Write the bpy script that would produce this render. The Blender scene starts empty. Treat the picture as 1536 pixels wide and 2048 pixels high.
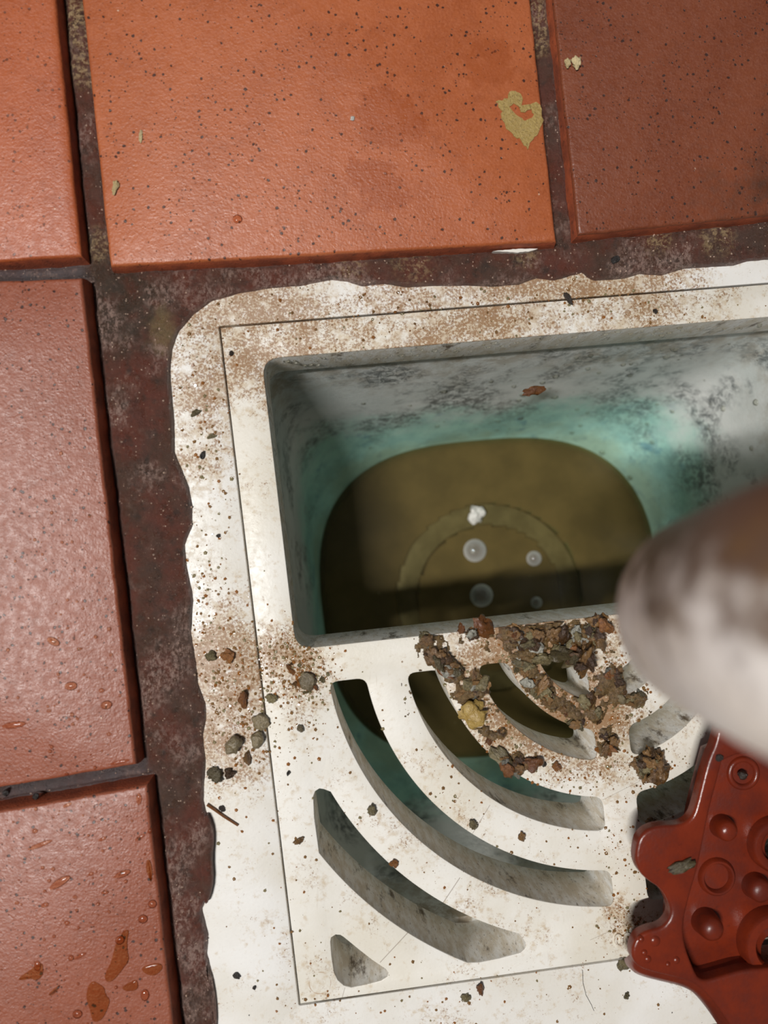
import bpy, bmesh, math, random
import numpy as np
from mathutils import Vector, Matrix, noise as mnoise
from mathutils.geometry import delaunay_2d_cdt as cdt

random.seed(7)
scene = bpy.context.scene
C = scene.collection

# ------------------------------------------------------------------ camera, world, light, exposure
CAM_H = 0.25
FPX = 1538.0
TILT = math.atan(108 / 1538.0)
cam_d = bpy.data.cameras.new('camera')
cam = bpy.data.objects.new('camera', cam_d)
C.objects.link(cam)
cam.location = (0, 0, CAM_H)
cam.rotation_euler = (0, -TILT, 0)
cam_d.sensor_fit = 'HORIZONTAL'
cam_d.sensor_width = 7.3
cam_d.lens = 7.3 * FPX / 1536.0
cam_d.clip_start = 0.005
cam_d.clip_end = 20
cam_d.dof.use_dof = True
cam_d.dof.focus_distance = 0.275
cam_d.dof.aperture_fstop = 1.9
scene.camera = cam

world = bpy.data.worlds.new('world')
scene.world = world
world.use_nodes = True
world.node_tree.nodes['Background'].inputs[0].default_value = (0.92, 0.96, 1.0, 1)
world.node_tree.nodes['Background'].inputs[1].default_value = 0.085

lamp_d = bpy.data.lights.new('ceiling_lamp', 'AREA')
lamp_d.shape = 'RECTANGLE'
lamp_d.size = 0.036
lamp_d.size_y = 0.38
lamp_d.spread = math.radians(150)
lamp_d.energy = 18.0
lamp_d.color = (1.0, 0.975, 0.945)
lamp = bpy.data.objects.new('ceiling_lamp', lamp_d)
C.objects.link(lamp)
lamp.location = (-0.51, -0.13, 1.55)
aim = Vector((-0.03, -0.05, 0)) - Vector(lamp.location)
lamp.rotation_euler = (Matrix.Rotation(math.radians(6.5), 3, 'Z') @ aim.to_track_quat('-Z', 'Y').to_matrix()).to_euler()

vs = scene.view_settings
vs.view_transform = 'Standard'
vs.look = 'None'
vs.exposure = 0.0
vs.gamma = 1.0
vs.use_curve_mapping = False

# ------------------------------------------------------------------ measuring helpers
_f = np.array([math.sin(TILT), 0, -math.cos(TILT)])
_r = np.array([math.cos(TILT), 0, math.sin(TILT)])
_u = np.array([0, 1.0, 0])


def P(px, py, z=0.0):
    """point of the plane at height z that the survey photo shows at px, py"""
    d = _f * FPX + _r * (px - 768) + _u * (1024 - py)
    t = (z - CAM_H) / d[2]
    q = np.array([0, 0, CAM_H]) + d * t
    return Vector((q[0], q[1], z))


ZF = -0.008                       # top of the drain's rim and grate (tile tops are z = 0)
EU = np.array([1, .0975]); EU /= np.hypot(*EU)
EV = np.array([-.117, 1]); EV /= np.hypot(*EV)
GC = np.array([0.08979, -0.04058])
AX, AY = 2.7, -1.0                # axis of the slots in grate millimetres
DC = GC + EU * AX * .001 + EV * AY * .001


def G(x, y):
    """grate millimetres -> world xy"""
    q = GC + EU * x * .001 + EV * y * .001
    return (q[0], q[1])


def Gi(wx, wy):
    m = np.linalg.inv(np.c_[EU, EV]) @ (np.array([wx, wy]) - GC)
    return m[0] * 1000, m[1] * 1000


def lin(r, g, b, a=1.0):
    f = lambda c: (c / 255 / 12.92) if c / 255 <= .04045 else ((c / 255 + .055) / 1.055) ** 2.4
    return (f(r), f(g), f(b), a)


# ------------------------------------------------------------------ object helpers
def mesh_obj(name, verts, faces, mat, parent=None, origin=(0, 0, 0), smooth=True, angle=40):
    me = bpy.data.meshes.new(name)
    o = Vector(origin)
    me.from_pydata([tuple(Vector(v) - o) for v in verts], [], faces)
    return wrap(name, me, mat, parent, origin, smooth, angle)


def wrap(name, me, mat, parent=None, origin=(0, 0, 0), smooth=True, angle=40):
    for m in (mat if isinstance(mat, (list, tuple)) else [mat]):
        me.materials.append(m)
    if smooth:
        me.polygons.foreach_set('use_smooth', [True] * len(me.polygons))
        if angle:
            me.set_sharp_from_angle(angle=math.radians(angle))
    me.update()
    ob = bpy.data.objects.new(name, me)
    C.objects.link(ob)
    if parent is not None:
        ob.parent = parent
        ob.location = Vector(origin) - parent.location
    else:
        ob.location = Vector(origin)
    return ob


def thing(name, label, cat, loc, group=None):
    o = bpy.data.objects.new(name, None)
    o.empty_display_size = .01
    C.objects.link(o)
    o.location = loc
    return tag(o, label, cat, group)


def tag(o, label=None, cat=None, group=None, kind=None):
    if label: o['label'] = label
    if cat: o['category'] = cat
    if group: o['group'] = group
    if kind: o['kind'] = kind
    return o


def fix_normals(me):
    bm = bmesh.new(); bm.from_mesh(me)
    bmesh.ops.recalc_face_normals(bm, faces=bm.faces)
    bm.to_mesh(me); bm.free()


def ccw(poly):
    n = len(poly)
    a = sum(poly[i][0] * poly[(i + 1) % n][1] - poly[(i + 1) % n][0] * poly[i][1] for i in range(n))
    return [tuple(p[:2]) for p in (poly if a > 0 else poly[::-1])]


def plate_mesh(name, polys, z0, z1, bevel=0.0, res=1):
    """solid plate from closed outlines (outer outline first, holes after), upper edges rounded"""
    polys = [ccw(p) for p in polys]
    V, F, loops = [], [], []
    steps = [(0.0, 0.0)] if not bevel else [(-bevel * (1 - math.sin(a)), -bevel * (1 - math.cos(a))) for a in [math.pi / 2 * k / (res + 1) for k in range(res + 2)]]
    # steps: (inset, drop) from the flat top to the vertical wall
    for pi, p in enumerate(polys):
        nn = outline_normals(p); sg = 1 if pi == 0 else -1
        rings = []
        for ins, drop in steps + [(0.0, None)]:
            z = z0 if drop is None else z1 + drop
            rings.append(len(V))
            V += [(q[0] + m.x * ins * sg, q[1] + m.y * ins * sg, z) for q, m in zip(p, nn)]
        n = len(p)
        for a, b in zip(rings[:-1], rings[1:]):
            for i in range(n):
                j = (i + 1) % n
                f = (a + i, b + i, b + j, a + j)
                F.append(f if pi == 0 else f[::-1])
        loops.append((rings[0], rings[-1], n))
    for which in (0, 1):
        vv, ee, ids = [], [], []
        for l in loops:
            b0 = len(vv)
            for i in range(l[2]):
                vv.append(Vector(V[l[which] + i][:2])); ids.append(l[which] + i)
                ee.append((b0 + i, b0 + (i + 1) % l[2]))
        ov, oe, of, orig_v, _, _ = cdt(vv, ee, [], 0, 1e-7)
        lp = [[tuple(V[l[which] + i][:2]) for i in range(l[2])] for l in loops]
        mp = []
        for k, o_ in enumerate(orig_v):
            if o_: mp.append(ids[o_[0]])
            else:
                mp.append(len(V)); V.append((ov[k][0], ov[k][1], z1 if which == 0 else z0))
        for f in of:
            cx = sum(ov[i][0] for i in f) / len(f); cy = sum(ov[i][1] for i in f) / len(f)
            if not inside(lp[0], cx, cy) or any(inside(h, cx, cy) for h in lp[1:]): continue
            a, b, c = (Vector(ov[i]) for i in f[:3])
            g = [mp[i] for i in f]
            up = (b - a).cross(c - a) > 0
            F.append(tuple(g if up == (which == 0) else g[::-1]))
    me = bpy.data.meshes.new(name)
    me.from_pydata(V, [], F)
    me.validate()
    return me


def shift(me, o):
    me.transform(Matrix.Translation(-Vector(o)))
    return me


def outline_normals(poly):
    n = len(poly); out = []
    a = sum(poly[i][0] * poly[(i + 1) % n][1] - poly[(i + 1) % n][0] * poly[i][1] for i in range(n))
    sg = 1 if a > 0 else -1
    for i in range(n):
        p0, p1, p2 = poly[i - 1], poly[i], poly[(i + 1) % n]
        e1 = Vector((p1[0] - p0[0], p1[1] - p0[1])); e2 = Vector((p2[0] - p1[0], p2[1] - p1[1]))
        e1.normalize(); e2.normalize()
        n1 = Vector((e1.y, -e1.x)) * sg; n2 = Vector((e2.y, -e2.x)) * sg
        m = n1 + n2
        if m.length < 1e-6: m = n1.copy()
        m.normalize()
        out.append(m / max(.5, m.dot(n1)))
    return out


def rings_solid(poly, rings, cap_bottom=True):
    """rings: list of (z, outset) from top to bottom -> verts, faces"""
    poly = ccw(poly)
    nn = outline_normals(poly); n = len(poly)
    V, F = [], []
    for z, o in rings:
        for p, m in zip(poly, nn):
            oo = o(p, m) if callable(o) else o
            V.append((p[0] + m.x * oo, p[1] + m.y * oo, z))
    for k in range(len(rings) - 1):
        for i in range(n):
            j = (i + 1) % n
            F.append((k * n + i, (k + 1) * n + i, (k + 1) * n + j, k * n + j))
    F.append(tuple(range(n)))
    if cap_bottom:
        F.append(tuple((len(rings) - 1) * n + i for i in reversed(range(n))))
    return V, F


def resample(poly, step):
    out = []
    n = len(poly)
    for i in range(n):
        a, b = Vector(poly[i][:2]), Vector(poly[(i + 1) % n][:2])
        k = max(1, int((b - a).length / step))
        for t in range(k):
            out.append(tuple(a.lerp(b, t / k)))
    return out


def smooth_poly(poly, it=2):
    for _ in range(it):
        q = []
        n = len(poly)
        for i in range(n):
            a, b = poly[i], poly[(i + 1) % n]
            q.append((a[0] * .75 + b[0] * .25, a[1] * .75 + b[1] * .25))
            q.append((a[0] * .25 + b[0] * .75, a[1] * .25 + b[1] * .75))
        poly = q
    return poly


def round_poly(segs, r):
    """segs: list of open point runs; run ends are corners rounded with radius r"""
    out = []
    n = len(segs)
    def trim(run, r):
        run = [Vector(p) for p in run]
        d = 0
        while len(run) > 2 and (run[0] - run[1]).length + d < r:
            d += (run[0] - run[1]).length; run.pop(0)
        l = (run[1] - run[0]).length
        run[0] = run[0].lerp(run[1], min(.49, max(0, (r - d) / l)))
        return run
    cut = []
    for s in segs:
        s2 = trim(s, r)
        s2 = trim(s2[::-1], r)[::-1]
        cut.append(s2)
    for i in range(n):
        out += [tuple(p) for p in cut[i]]
        a, c, b = cut[i][-1], Vector(segs[i][-1]), cut[(i + 1) % n][0]
        for t in (.2, .4, .6, .8):
            out.append(tuple(a * (1 - t) ** 2 + c * 2 * t * (1 - t) + b * t * t))
    return out


def inside(poly, x, y):
    c = False; n = len(poly); j = n - 1
    for i in range(n):
        xi, yi = poly[i][0], poly[i][1]; xj, yj = poly[j][0], poly[j][1]
        if (yi > y) != (yj > y) and x < (xj - xi) * (y - yi) / (yj - yi) + xi:
            c = not c
        j = i
    return c


# ------------------------------------------------------------------ material helpers
class MB:
    def __init__(self, name):
        self.m = bpy.data.materials.new(name)
        self.m.use_nodes = True
        self.t = self.m.node_tree
        self.t.nodes.clear()
        self.out = self.t.nodes.new('ShaderNodeOutputMaterial')
        self._co = None

    def node(self, typ, props=None, **ins):
        nd = self.t.nodes.new(typ)
        for k, v in (props or {}).items(): setattr(nd, k, v)
        for k, v in ins.items():
            self.put(nd, k.replace('_', ' '), v)
        return nd

    def put(self, nd, key, v):
        s = nd.inputs[key] if not isinstance(key, int) else nd.inputs[key]
        if isinstance(v, bpy.types.NodeSocket): self.t.links.new(v, s)
        else: s.default_value = v

    def co(self):
        """object coordinates in millimetres"""
        if self._co is None:
            tc = self.node('ShaderNodeTexCoord')
            vm = self.node('ShaderNodeVectorMath', {'operation': 'SCALE'})
            self.t.links.new(tc.outputs['Object'], vm.inputs[0]); vm.inputs['Scale'].default_value = 1000
            self._co = vm.outputs[0]
        return self._co

    def math(self, op, a, b=0.0, c=0.0, clamp=False):
        nd = self.node('ShaderNodeMath', {'operation': op, 'use_clamp': clamp})
        self.put(nd, 0, a); self.put(nd, 1, b); self.put(nd, 2, c)
        return nd.outputs[0]

    def vec(self, op, a, b=(0, 0, 0)):
        nd = self.node('ShaderNodeVectorMath', {'operation': op})
        self.put(nd, 0, a); self.put(nd, 1, b)
        return nd.outputs['Value'] if op in ('DISTANCE', 'LENGTH', 'DOT_PRODUCT') else nd.outputs[0]

    def noise(self, scale, detail=3, rough=.55, co=None, dist=0.0, color=False):
        nd = self.node('ShaderNodeTexNoise', Vector=co or self.co(), Scale=scale, Detail=detail, Roughness=rough, Distortion=dist)
        return nd.outputs['Color' if color else 'Fac']

    def voro(self, scale, co=None, feature='F1', rnd=1.0):
        nd = self.node('ShaderNodeTexVoronoi', {'feature': feature}, Vector=co or self.co(), Scale=scale, Randomness=rnd)
        return nd.outputs['Distance'], nd.outputs['Color']

    def step(self, x, a, b, lo=0.0, hi=1.0, smooth=True):
        nd = self.node('ShaderNodeMapRange', {'interpolation_type': 'SMOOTHSTEP' if smooth else 'LINEAR'})
        for k, v in zip((0, 1, 2, 3, 4), (x, a, b, lo, hi)): self.put(nd, k, v)
        return nd.outputs[0]

    def mix(self, f, a, b, blend='MIX'):
        nd = self.node('ShaderNodeMix', {'data_type': 'RGBA', 'blend_type': blend})
        self.put(nd, 0, f); self.put(nd, 6, a); self.put(nd, 7, b)
        return nd.outputs[2]

    def sep(self, v):
        nd = self.node('ShaderNodeSeparateXYZ'); self.put(nd, 0, v)
        return nd.outputs

    def sepc(self, v):
        nd = self.node('ShaderNodeSeparateColor'); self.put(nd, 0, v)
        return nd.outputs

    def warp(self, amount, scale):
        n = self.noise(scale, 2, color=True)
        n = self.vec('SUBTRACT', n, (.5, .5, .5))
        n = self.vec('MULTIPLY', n, (amount,) * 3)
        return self.vec('ADD', self.co(), n)

    def bump(self, h, strength=.5, dist=.001, normal=None):
        nd = self.node('ShaderNodeBump', Strength=strength, Distance=dist, Height=h)
        if normal is not None: self.put(nd, 'Normal', normal)
        return nd.outputs[0]

    def principled(self, color, rough=.5, normal=None, **kw):
        nd = self.node('ShaderNodeBsdfPrincipled')
        self.put(nd, 'Base Color', color); self.put(nd, 'Roughness', rough)
        if normal is not None: self.put(nd, 'Normal', normal)
        for k, v in kw.items(): self.put(nd, k.replace('_', ' '), v)
        self.t.links.new(nd.outputs[0], self.out.inputs[0])
        return nd

    def zone(self, cx, cy, r0, r1, s=1.0):
        """1 near (cx, cy) millimetres, fading out from r0 to r1"""
        d = self.vec('DISTANCE', self.vec('MULTIPLY', self.co(), (1, 1, 0)), (cx, cy, 0))
        return self.step(d, r1, r0, 0, s)

    def addall(self, xs):
        r = xs[0]
        for x in xs[1:]: r = self.math('ADD', r, x)
        return r


def tile_material(name, a, b, dirt_dim=0.0, dirt_dim_dir=(1, 0), speck=1.0, stains=()):
    m = MB(name)
    big = m.noise(.035, 4, .6)
    col = m.mix(m.step(big, .35, .68), lin(*a), lin(*b))
    grain = m.noise(1.3, 5, .7)
    col = m.mix(m.step(grain, .35, .75, 0, .4), col, lin(min(255, a[0] + 28), a[1] + 26, a[2] + 22))
    mot = m.noise(.16, 4, .65)
    col = m.mix(m.step(mot, .52, .75, 0, .35), col, lin(int(a[0] * .78), int(a[1] * .72), int(a[2] * .66)))
    # dark mineral specks
    w = m.warp(.9, .9)
    d, c = m.voro(.42, w)
    rr = m.sepc(c)[0]
    dens = m.step(m.noise(.06, 2), .3, .62, -.07, .08)
    thr = m.math('ADD', m.math('MULTIPLY_ADD', rr, .32, -.04), dens)
    thr = m.math('MINIMUM', thr, .22)
    spk = m.math('MULTIPLY', m.math('MULTIPLY', m.math('SUBTRACT', thr, d), 30, clamp=True), speck)
    d2, c2 = m.voro(.8, w)
    thr2 = m.math('ADD', m.math('MULTIPLY_ADD', m.sepc(c2)[1], .36, -.15), dens)
    spk2 = m.math('MULTIPLY', m.math('MULTIPLY', m.math('SUBTRACT', thr2, d2), 25, clamp=True), .8 * speck)
    spk = m.math('MAXIMUM', spk, spk2)
    col = m.mix(m.math('MULTIPLY', spk, .9), col, lin(48, 30, 26))
    # pale flecks
    d3, c3 = m.voro(.11, m.vec('ADD', w, (7.3, 2.1, 0)))
    fl = m.math('MULTIPLY', m.math('SUBTRACT', m.math('MULTIPLY_ADD', m.sepc(c3)[0], .12, -.075), d3), 40, clamp=True)
    col = m.mix(m.math('MULTIPLY', fl, .8), col, lin(225, 200, 175))
    for (x, y, r, st) in stains:
        f = m.step(m.math('ADD', m.math('MULTIPLY_ADD', m.noise(.11, 6, .7), 3.0, -1.6), m.zone(x, y, r * .2, r * 1.3)), .35, .75, 0, st)
        col = m.mix(f, col, lin(146, 66, 20))
    if dirt_dim:
        p = m.sep(m.co())
        g = m.math('ADD', m.math('MULTIPLY', p[0], dirt_dim_dir[0]), m.math('MULTIPLY', p[1], dirt_dim_dir[1]))
        k = m.math('ADD', m.math('MULTIPLY', g, .016), m.math('MULTIPLY_ADD', m.noise(.05, 5, .65), 2.2, -1.1))
        f = m.step(k, .1, 1.1, 0, dirt_dim)
        col = m.mix(f, col, lin(58, 38, 26))
    h = m.math('ADD', m.math('MULTIPLY', m.noise(1.1, 3, .6), .8), m.math('MULTIPLY', m.noise(.35, 2), .6))
    h = m.math('SUBTRACT', h, m.math('MULTIPLY', spk, .5))
    nrm = m.bump(h, .55, .0004)
    m.principled(col, m.step(m.noise(.4, 3), .3, .7, .34, .5), nrm, Specular_IOR_Level=.55)
    return m.m


def tile_side_material():
    m = MB('tile_fired_edge')
    col = m.mix(m.step(m.noise(.12, 4), .35, .7), lin(176, 88, 54), lin(130, 66, 44))
    col = m.mix(m.step(m.noise(.5, 4, .7), .55, .75, 0, .7), col, lin(50, 34, 28))
    m.principled(col, .6, m.bump(m.noise(1.5, 3), .4, .0004))
    return m.m


def plastic_material(name, zones, base=(232, 230, 224), lines=(), circles=(), amount=1.0):
    """white moulded plastic with brown grime; zones = (x, y, r0, r1, strength) of grime in object millimetres"""
    m = MB(name)
    z = m.addall([m.zone(*q) for q in zones]) if zones else 0.25
    z = m.math('ADD', z, m.step(m.noise(.05, 4, .6), .35, .75, .1, .75))
    col = m.mix(m.step(m.noise(.03, 3), .3, .7), lin(*base), lin(base[0] - 14, base[1] - 17, base[2] - 24))
    # rubbed-in tan film
    n1 = m.noise(.32, 8, .72)
    film = m.step(m.math('MULTIPLY_ADD', z, .20, n1), .58, .80)
    col = m.mix(m.math('MULTIPLY', film, .60 * amount), col, lin(188, 162, 122))
    n2 = m.noise(1.3, 6, .7, co=m.vec('ADD', m.co(), (13, 5, 2)))
    pat = m.step(m.math('MULTIPLY_ADD', z, .17, n2), .62, .75)
    gate = m.step(m.math('MULTIPLY_ADD', z, .22, m.noise(.18, 5, .6, co=m.vec('ADD', m.co(), (40, 9, 1)))), .56, .74)
    col = m.mix(m.math('MULTIPLY', m.math('MULTIPLY', pat, gate), .85 * amount), col, lin(140, 100, 60))
    # grain-sized specks
    w = m.warp(.6, 1.3)
    d, c = m.voro(.75, w)
    cc = m.sepc(c)
    thr = m.math('MULTIPLY_ADD', cc[0], .34, -.24)
    thr = m.math('ADD', thr, m.math('MULTIPLY', z, .10))
    s = m.math('MULTIPLY', m.math('SUBTRACT', thr, d), 18, clamp=True)
    col = m.mix(m.math('MULTIPLY', s, .85), col, m.mix(cc[1], lin(112, 82, 44), lin(150, 132, 92)))
    d, c = m.voro(.11, w)
    cc = m.sepc(c)
    s = m.math('MULTIPLY', m.math('SUBTRACT', m.math('MULTIPLY_ADD', cc[0], .12, -.06), d), 60, clamp=True)
    col = m.mix(m.math('MULTIPLY', s, .95), col, lin(34, 28, 24))
    # fine scratches
    stretch = m.vec('MULTIPLY', m.co(), (1.0, .06, 1))
    sc = m.step(m.noise(1.4, 3, .6, co=stretch), .68, .74, 0, .25)
    col = m.mix(sc, col, lin(175, 158, 135))
    for (x0, y0, x1, y1, w_, st) in lines:
        dx, dy = x1 - x0, y1 - y0
        L = math.hypot(dx, dy); dx /= L; dy /= L
        q = m.vec('SUBTRACT', m.co(), (x0, y0, 0))
        along = m.vec('DOT_PRODUCT', q, (dx, dy, 0)); across = m.math('ABSOLUTE', m.vec('DOT_PRODUCT', q, (-dy, dx, 0)))
        f = m.math('MULTIPLY', m.math('LESS_THAN', across, w_), m.math('MULTIPLY', m.math('GREATER_THAN', along, 0), m.math('LESS_THAN', along, L)))
        col = m.mix(m.math('MULTIPLY', f, st), col, lin(120, 100, 85))
    for (x, y, r, w_) in circles:
        dd = m.vec('DISTANCE', m.vec('MULTIPLY', m.co(), (1, 1, 0)), (x, y, 0))
        f = m.math('LESS_THAN', m.math('ABSOLUTE', m.math('SUBTRACT', dd, r)), w_)
        f = m.math('MULTIPLY', f, m.step(m.noise(.3, 3), .35, .6))
        col = m.mix(m.math('MULTIPLY', f, .6), col, lin(165, 125, 85))
    h = m.math('ADD', m.noise(.9, 4), m.math('MULTIPLY', film, .3))
    m.principled(col, m.step(n1, .3, .7, .32, .55), m.bump(h, .22, .0003), Specular_IOR_Level=.4)
    return m.m


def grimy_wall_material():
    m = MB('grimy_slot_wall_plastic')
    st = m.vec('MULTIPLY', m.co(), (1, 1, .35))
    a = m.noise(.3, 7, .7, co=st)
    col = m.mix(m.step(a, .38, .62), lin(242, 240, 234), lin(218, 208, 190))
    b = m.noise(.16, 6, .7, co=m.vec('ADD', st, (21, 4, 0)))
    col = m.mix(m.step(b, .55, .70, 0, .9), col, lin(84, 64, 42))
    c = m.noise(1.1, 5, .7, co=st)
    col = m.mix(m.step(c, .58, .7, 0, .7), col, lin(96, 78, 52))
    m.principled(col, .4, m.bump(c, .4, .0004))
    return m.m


def basin_material():
    m = MB('stained_basin_plastic')
    p = m.sep(m.vec('SUBTRACT', m.co(), (0, 0, 205)))
    wz = m.math('ADD', p[2], m.math('MULTIPLY_ADD', m.noise(.03, 5, .65), 70, -35))
    base = m.mix(m.step(m.noise(.02, 4), .35, .65), lin(230, 232, 228), lin(206, 212, 208))
    # tan grime towards the top
    tan = m.math('MULTIPLY', m.step(wz, -85, -30), m.step(m.noise(.10, 7, .7), .40, .62, 0, .85))
    col = m.mix(tan, base, lin(150, 132, 104))
    # copper-green biofilm above the water line
    green = m.step(wz, -88, -128)
    gcol = m.mix(m.step(m.noise(.07, 5, .7), .35, .65), lin(172, 226, 208), lin(142, 200, 188))
    gcol = m.mix(m.step(m.noise(.09, 4, .6, co=m.vec('ADD', m.co(), (80, 0, 0))), .58, .72, 0, .8), gcol, lin(84, 152, 164))
    col = m.mix(m.math('MULTIPLY', green, .9), col, gcol)
    yel = m.math('MULTIPLY', m.step(wz, -132, -152), .4)
    col = m.mix(yel, col, lin(150, 150, 96))
    # mildew smudges
    sm = m.math('MULTIPLY', m.step(m.noise(.035, 4, .6, co=m.vec('ADD', m.co(), (31, 12, 50))), .44, .60), m.step(m.noise(.32, 7, .75, dist=.6), .38, .60))
    band = m.math('MULTIPLY', m.step(wz, -150, -105), m.step(wz, -20, -65))
    col = m.mix(m.math('MULTIPLY', m.math('MULTIPLY', sm, band), .85), col, lin(66, 72, 74))
    d, c = m.voro(.22, m.warp(2.2, .4))
    cc = m.sepc(c)
    s = m.math('MULTIPLY', m.math('SUBTRACT', m.math('MULTIPLY_ADD', cc[0], .28, -.17), d), 14, clamp=True)
    col = m.mix(m.math('MULTIPLY', s, .8), col, lin(74, 66, 44))
    h = m.noise(.5, 6, .7)
    m.principled(col, .38, m.bump(h, .35, .0006))
    return m.m


def grout_material():
    m = MB('dirty_brown_grout')
    a = m.noise(.06, 6, .65)
    col = m.mix(m.step(a, .35, .65), lin(104, 54, 40), lin(84, 60, 48))
    b = m.noise(.22, 6, .7, co=m.vec('ADD', m.co(), (50, 3, 0)))
    col = m.mix(m.step(b, .5, .7, 0, .8), col, lin(58, 46, 38))
    # corner full of dark grime
    c1 = P(235, 590); 
    col = m.mix(m.math('MULTIPLY', m.zone(c1.x * 1000, c1.y * 1000, 8, 24), m.step(b, .3, .55, .2, .85)), col, lin(64, 52, 40))
    c2 = P(318, 655)
    q = m.vec('MULTIPLY', m.vec('SUBTRACT', m.co(), (c2.x * 1000, c2.y * 1000, 0)), (1.3, .75, 0))
    lump = m.math('MULTIPLY', m.step(m.math('ADD', m.vec('LENGTH', q), m.math('MULTIPLY', m.noise(.25, 5, .7), 9)), 12.5, 8.0), m.step(m.noise(.6, 5, .7), .3, .6, .45, 1))
    col = m.mix(m.math('MULTIPLY', lump, .6), col, lin(140, 120, 82))
    # worn light cement in the joint of the upper tiles
    for (px, py, r, s) in ((150, 30, 14, .9), (160, 120, 9, .8), (1085, 20, 9, .9), (1090, 70, 6, .8), (190, 480, 8, .6), (700, 515, 8, .55), (830, 512, 10, .55), (1450, 462, 9, .7), (1330, 470, 7, .7), (1060, 500, 6, .5)):
        c3 = P(px, py)
        f = m.math('MULTIPLY', m.zone(c3.x * 1000, c3.y * 1000, r * .3, r), m.step(m.noise(.7, 5, .7), .45, .62))
        col = m.mix(m.math('MULTIPLY', f, s), col, lin(186, 160, 118))
    # grey cement of the left cross joints
    for (px, py) in ((20, 540), (70, 538), (120, 534), (30, 1600), (110, 1588), (190, 1572), (250, 1558)):
        c3 = P(px, py)
        f = m.zone(c3.x * 1000, c3.y * 1000, 4, 9)
        col = m.mix(m.math('MULTIPLY', f, .7), col, lin(96, 90, 92))
    worn = m.math('MULTIPLY', m.step(m.noise(.06, 5, .6, co=m.vec('ADD', m.co(), (5, 77, 0))), .46, .62), m.step(m.noise(.8, 6, .8, co=m.vec('MULTIPLY', m.co(), (1, .6, 1))), .44, .6))
    col = m.mix(m.math('MULTIPLY', worn, .85), col, lin(168, 140, 128))
    fine = m.noise(1.1, 5, .75)
    col = m.mix(m.step(fine, .55, .75, 0, .5), col, lin(160, 125, 105))
    col = m.mix(m.step(fine, .42, .28, 0, .6), col, lin(40, 26, 20))
    h = m.math('ADD', m.noise(.75, 6, .8), m.math('MULTIPLY', m.noise(2.2, 3, .7), .4))
    m.principled(col, m.step(m.noise(.16, 4), .35, .65, .24, .46), m.bump(h, 1.0, .0009), Specular_IOR_Level=.9)
    return m.m


def water_material():
    m = MB('murky_drain_water')
    at = m.node('ShaderNodeAttribute', {'attribute_name': 'murk'})
    col = m.mix(m.step(m.noise(.04, 4), .35, .65), lin(98, 84, 48), lin(86, 74, 42))
    d, c = m.voro(.10, m.warp(3, .3))
    s = m.math('MULTIPLY', m.math('SUBTRACT', m.math('MULTIPLY_ADD', m.sepc(c)[0], .18, -.11), d), 30, clamp=True)
    col = m.mix(m.math('MULTIPLY', s, .6), col, lin(150, 140, 100))
    df = m.node('ShaderNodeBsdfDiffuse', Color=col)
    tr = m.node('ShaderNodeBsdfTransparent', Color=lin(222, 214, 178))
    mx = m.node('ShaderNodeMixShader')
    m.put(mx, 0, at.outputs['Fac']); m.put(mx, 1, tr.outputs[0]); m.put(mx, 2, df.outputs[0])
    gl = m.node('ShaderNodeBsdfGlossy', Roughness=.22)
    fr = m.node('ShaderNodeFresnel', IOR=1.33)
    m2 = m.node('ShaderNodeMixShader')
    m.put(m2, 0, fr.outputs[0]); m.put(m2, 1, mx.outputs[0]); m.put(m2, 2, gl.outputs[0])
    m.t.links.new(m2.outputs[0], m.out.inputs[0])
    return m.m


def clear_material(name, tint, rim_sheen=0.0, rough=.03, ior=1.33, rim_sheen_col=(210, 205, 190)):
    m = MB(name)
    tr = m.node('ShaderNodeBsdfTransparent', Color=lin(*tint))
    df = m.node('ShaderNodeBsdfDiffuse', Color=lin(*rim_sheen_col))
    lw = m.node('ShaderNodeLayerWeight', Blend=.28)
    mx = m.node('ShaderNodeMixShader')
    m.put(mx, 0, m.math('MULTIPLY_ADD', lw.outputs['Facing'], rim_sheen, rim_sheen * .09, True) if rim_sheen else 0.0)
    m.put(mx, 1, tr.outputs[0]); m.put(mx, 2, df.outputs[0])
    gl = m.node('ShaderNodeBsdfGlossy', Roughness=rough)
    fr = m.node('ShaderNodeFresnel', IOR=ior)
    m2 = m.node('ShaderNodeMixShader')
    m.put(m2, 0, fr.outputs[0]); m.put(m2, 1, mx.outputs[0]); m.put(m2, 2, gl.outputs[0])
    m.t.links.new(m2.outputs[0], m.out.inputs[0])
    return m.m


def scrap_material(name, a, b, rough=.16, unit=True):
    """unit: for pieces modelled one unit in radius and scaled down; else real millimetres"""
    m = MB(name)
    k = .0022 if unit else 1.0
    oi = m.node('ShaderNodeObjectInfo')
    off = m.node('ShaderNodeCombineXYZ')
    r = m.math('MULTIPLY', oi.outputs['Random'], 9000.0 if unit else 0.0)
    for q in (0, 1, 2): m.put(off, q, r)
    co = m.vec('ADD', m.co(), off.outputs[0])
    n = m.noise(.7 * k, 5, .7, co=co)
    f = m.math('ADD', m.math('MULTIPLY_ADD', oi.outputs['Random'], .8, -.4), n)
    col = m.mix(m.step(f, .2, .85), lin(*a), lin(*b))
    col = m.mix(m.step(m.noise(1.6 * k, 4, .7, co=co), .5, .68, 0, .55), col, lin(int(a[0] * .55), int(a[1] * .5), int(a[2] * .45)))
    m.principled(col, rough, m.bump(m.noise(1.3 * k, 4, .65, co=co), .9, .0007), Specular_IOR_Level=.8)
    return m.m


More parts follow.
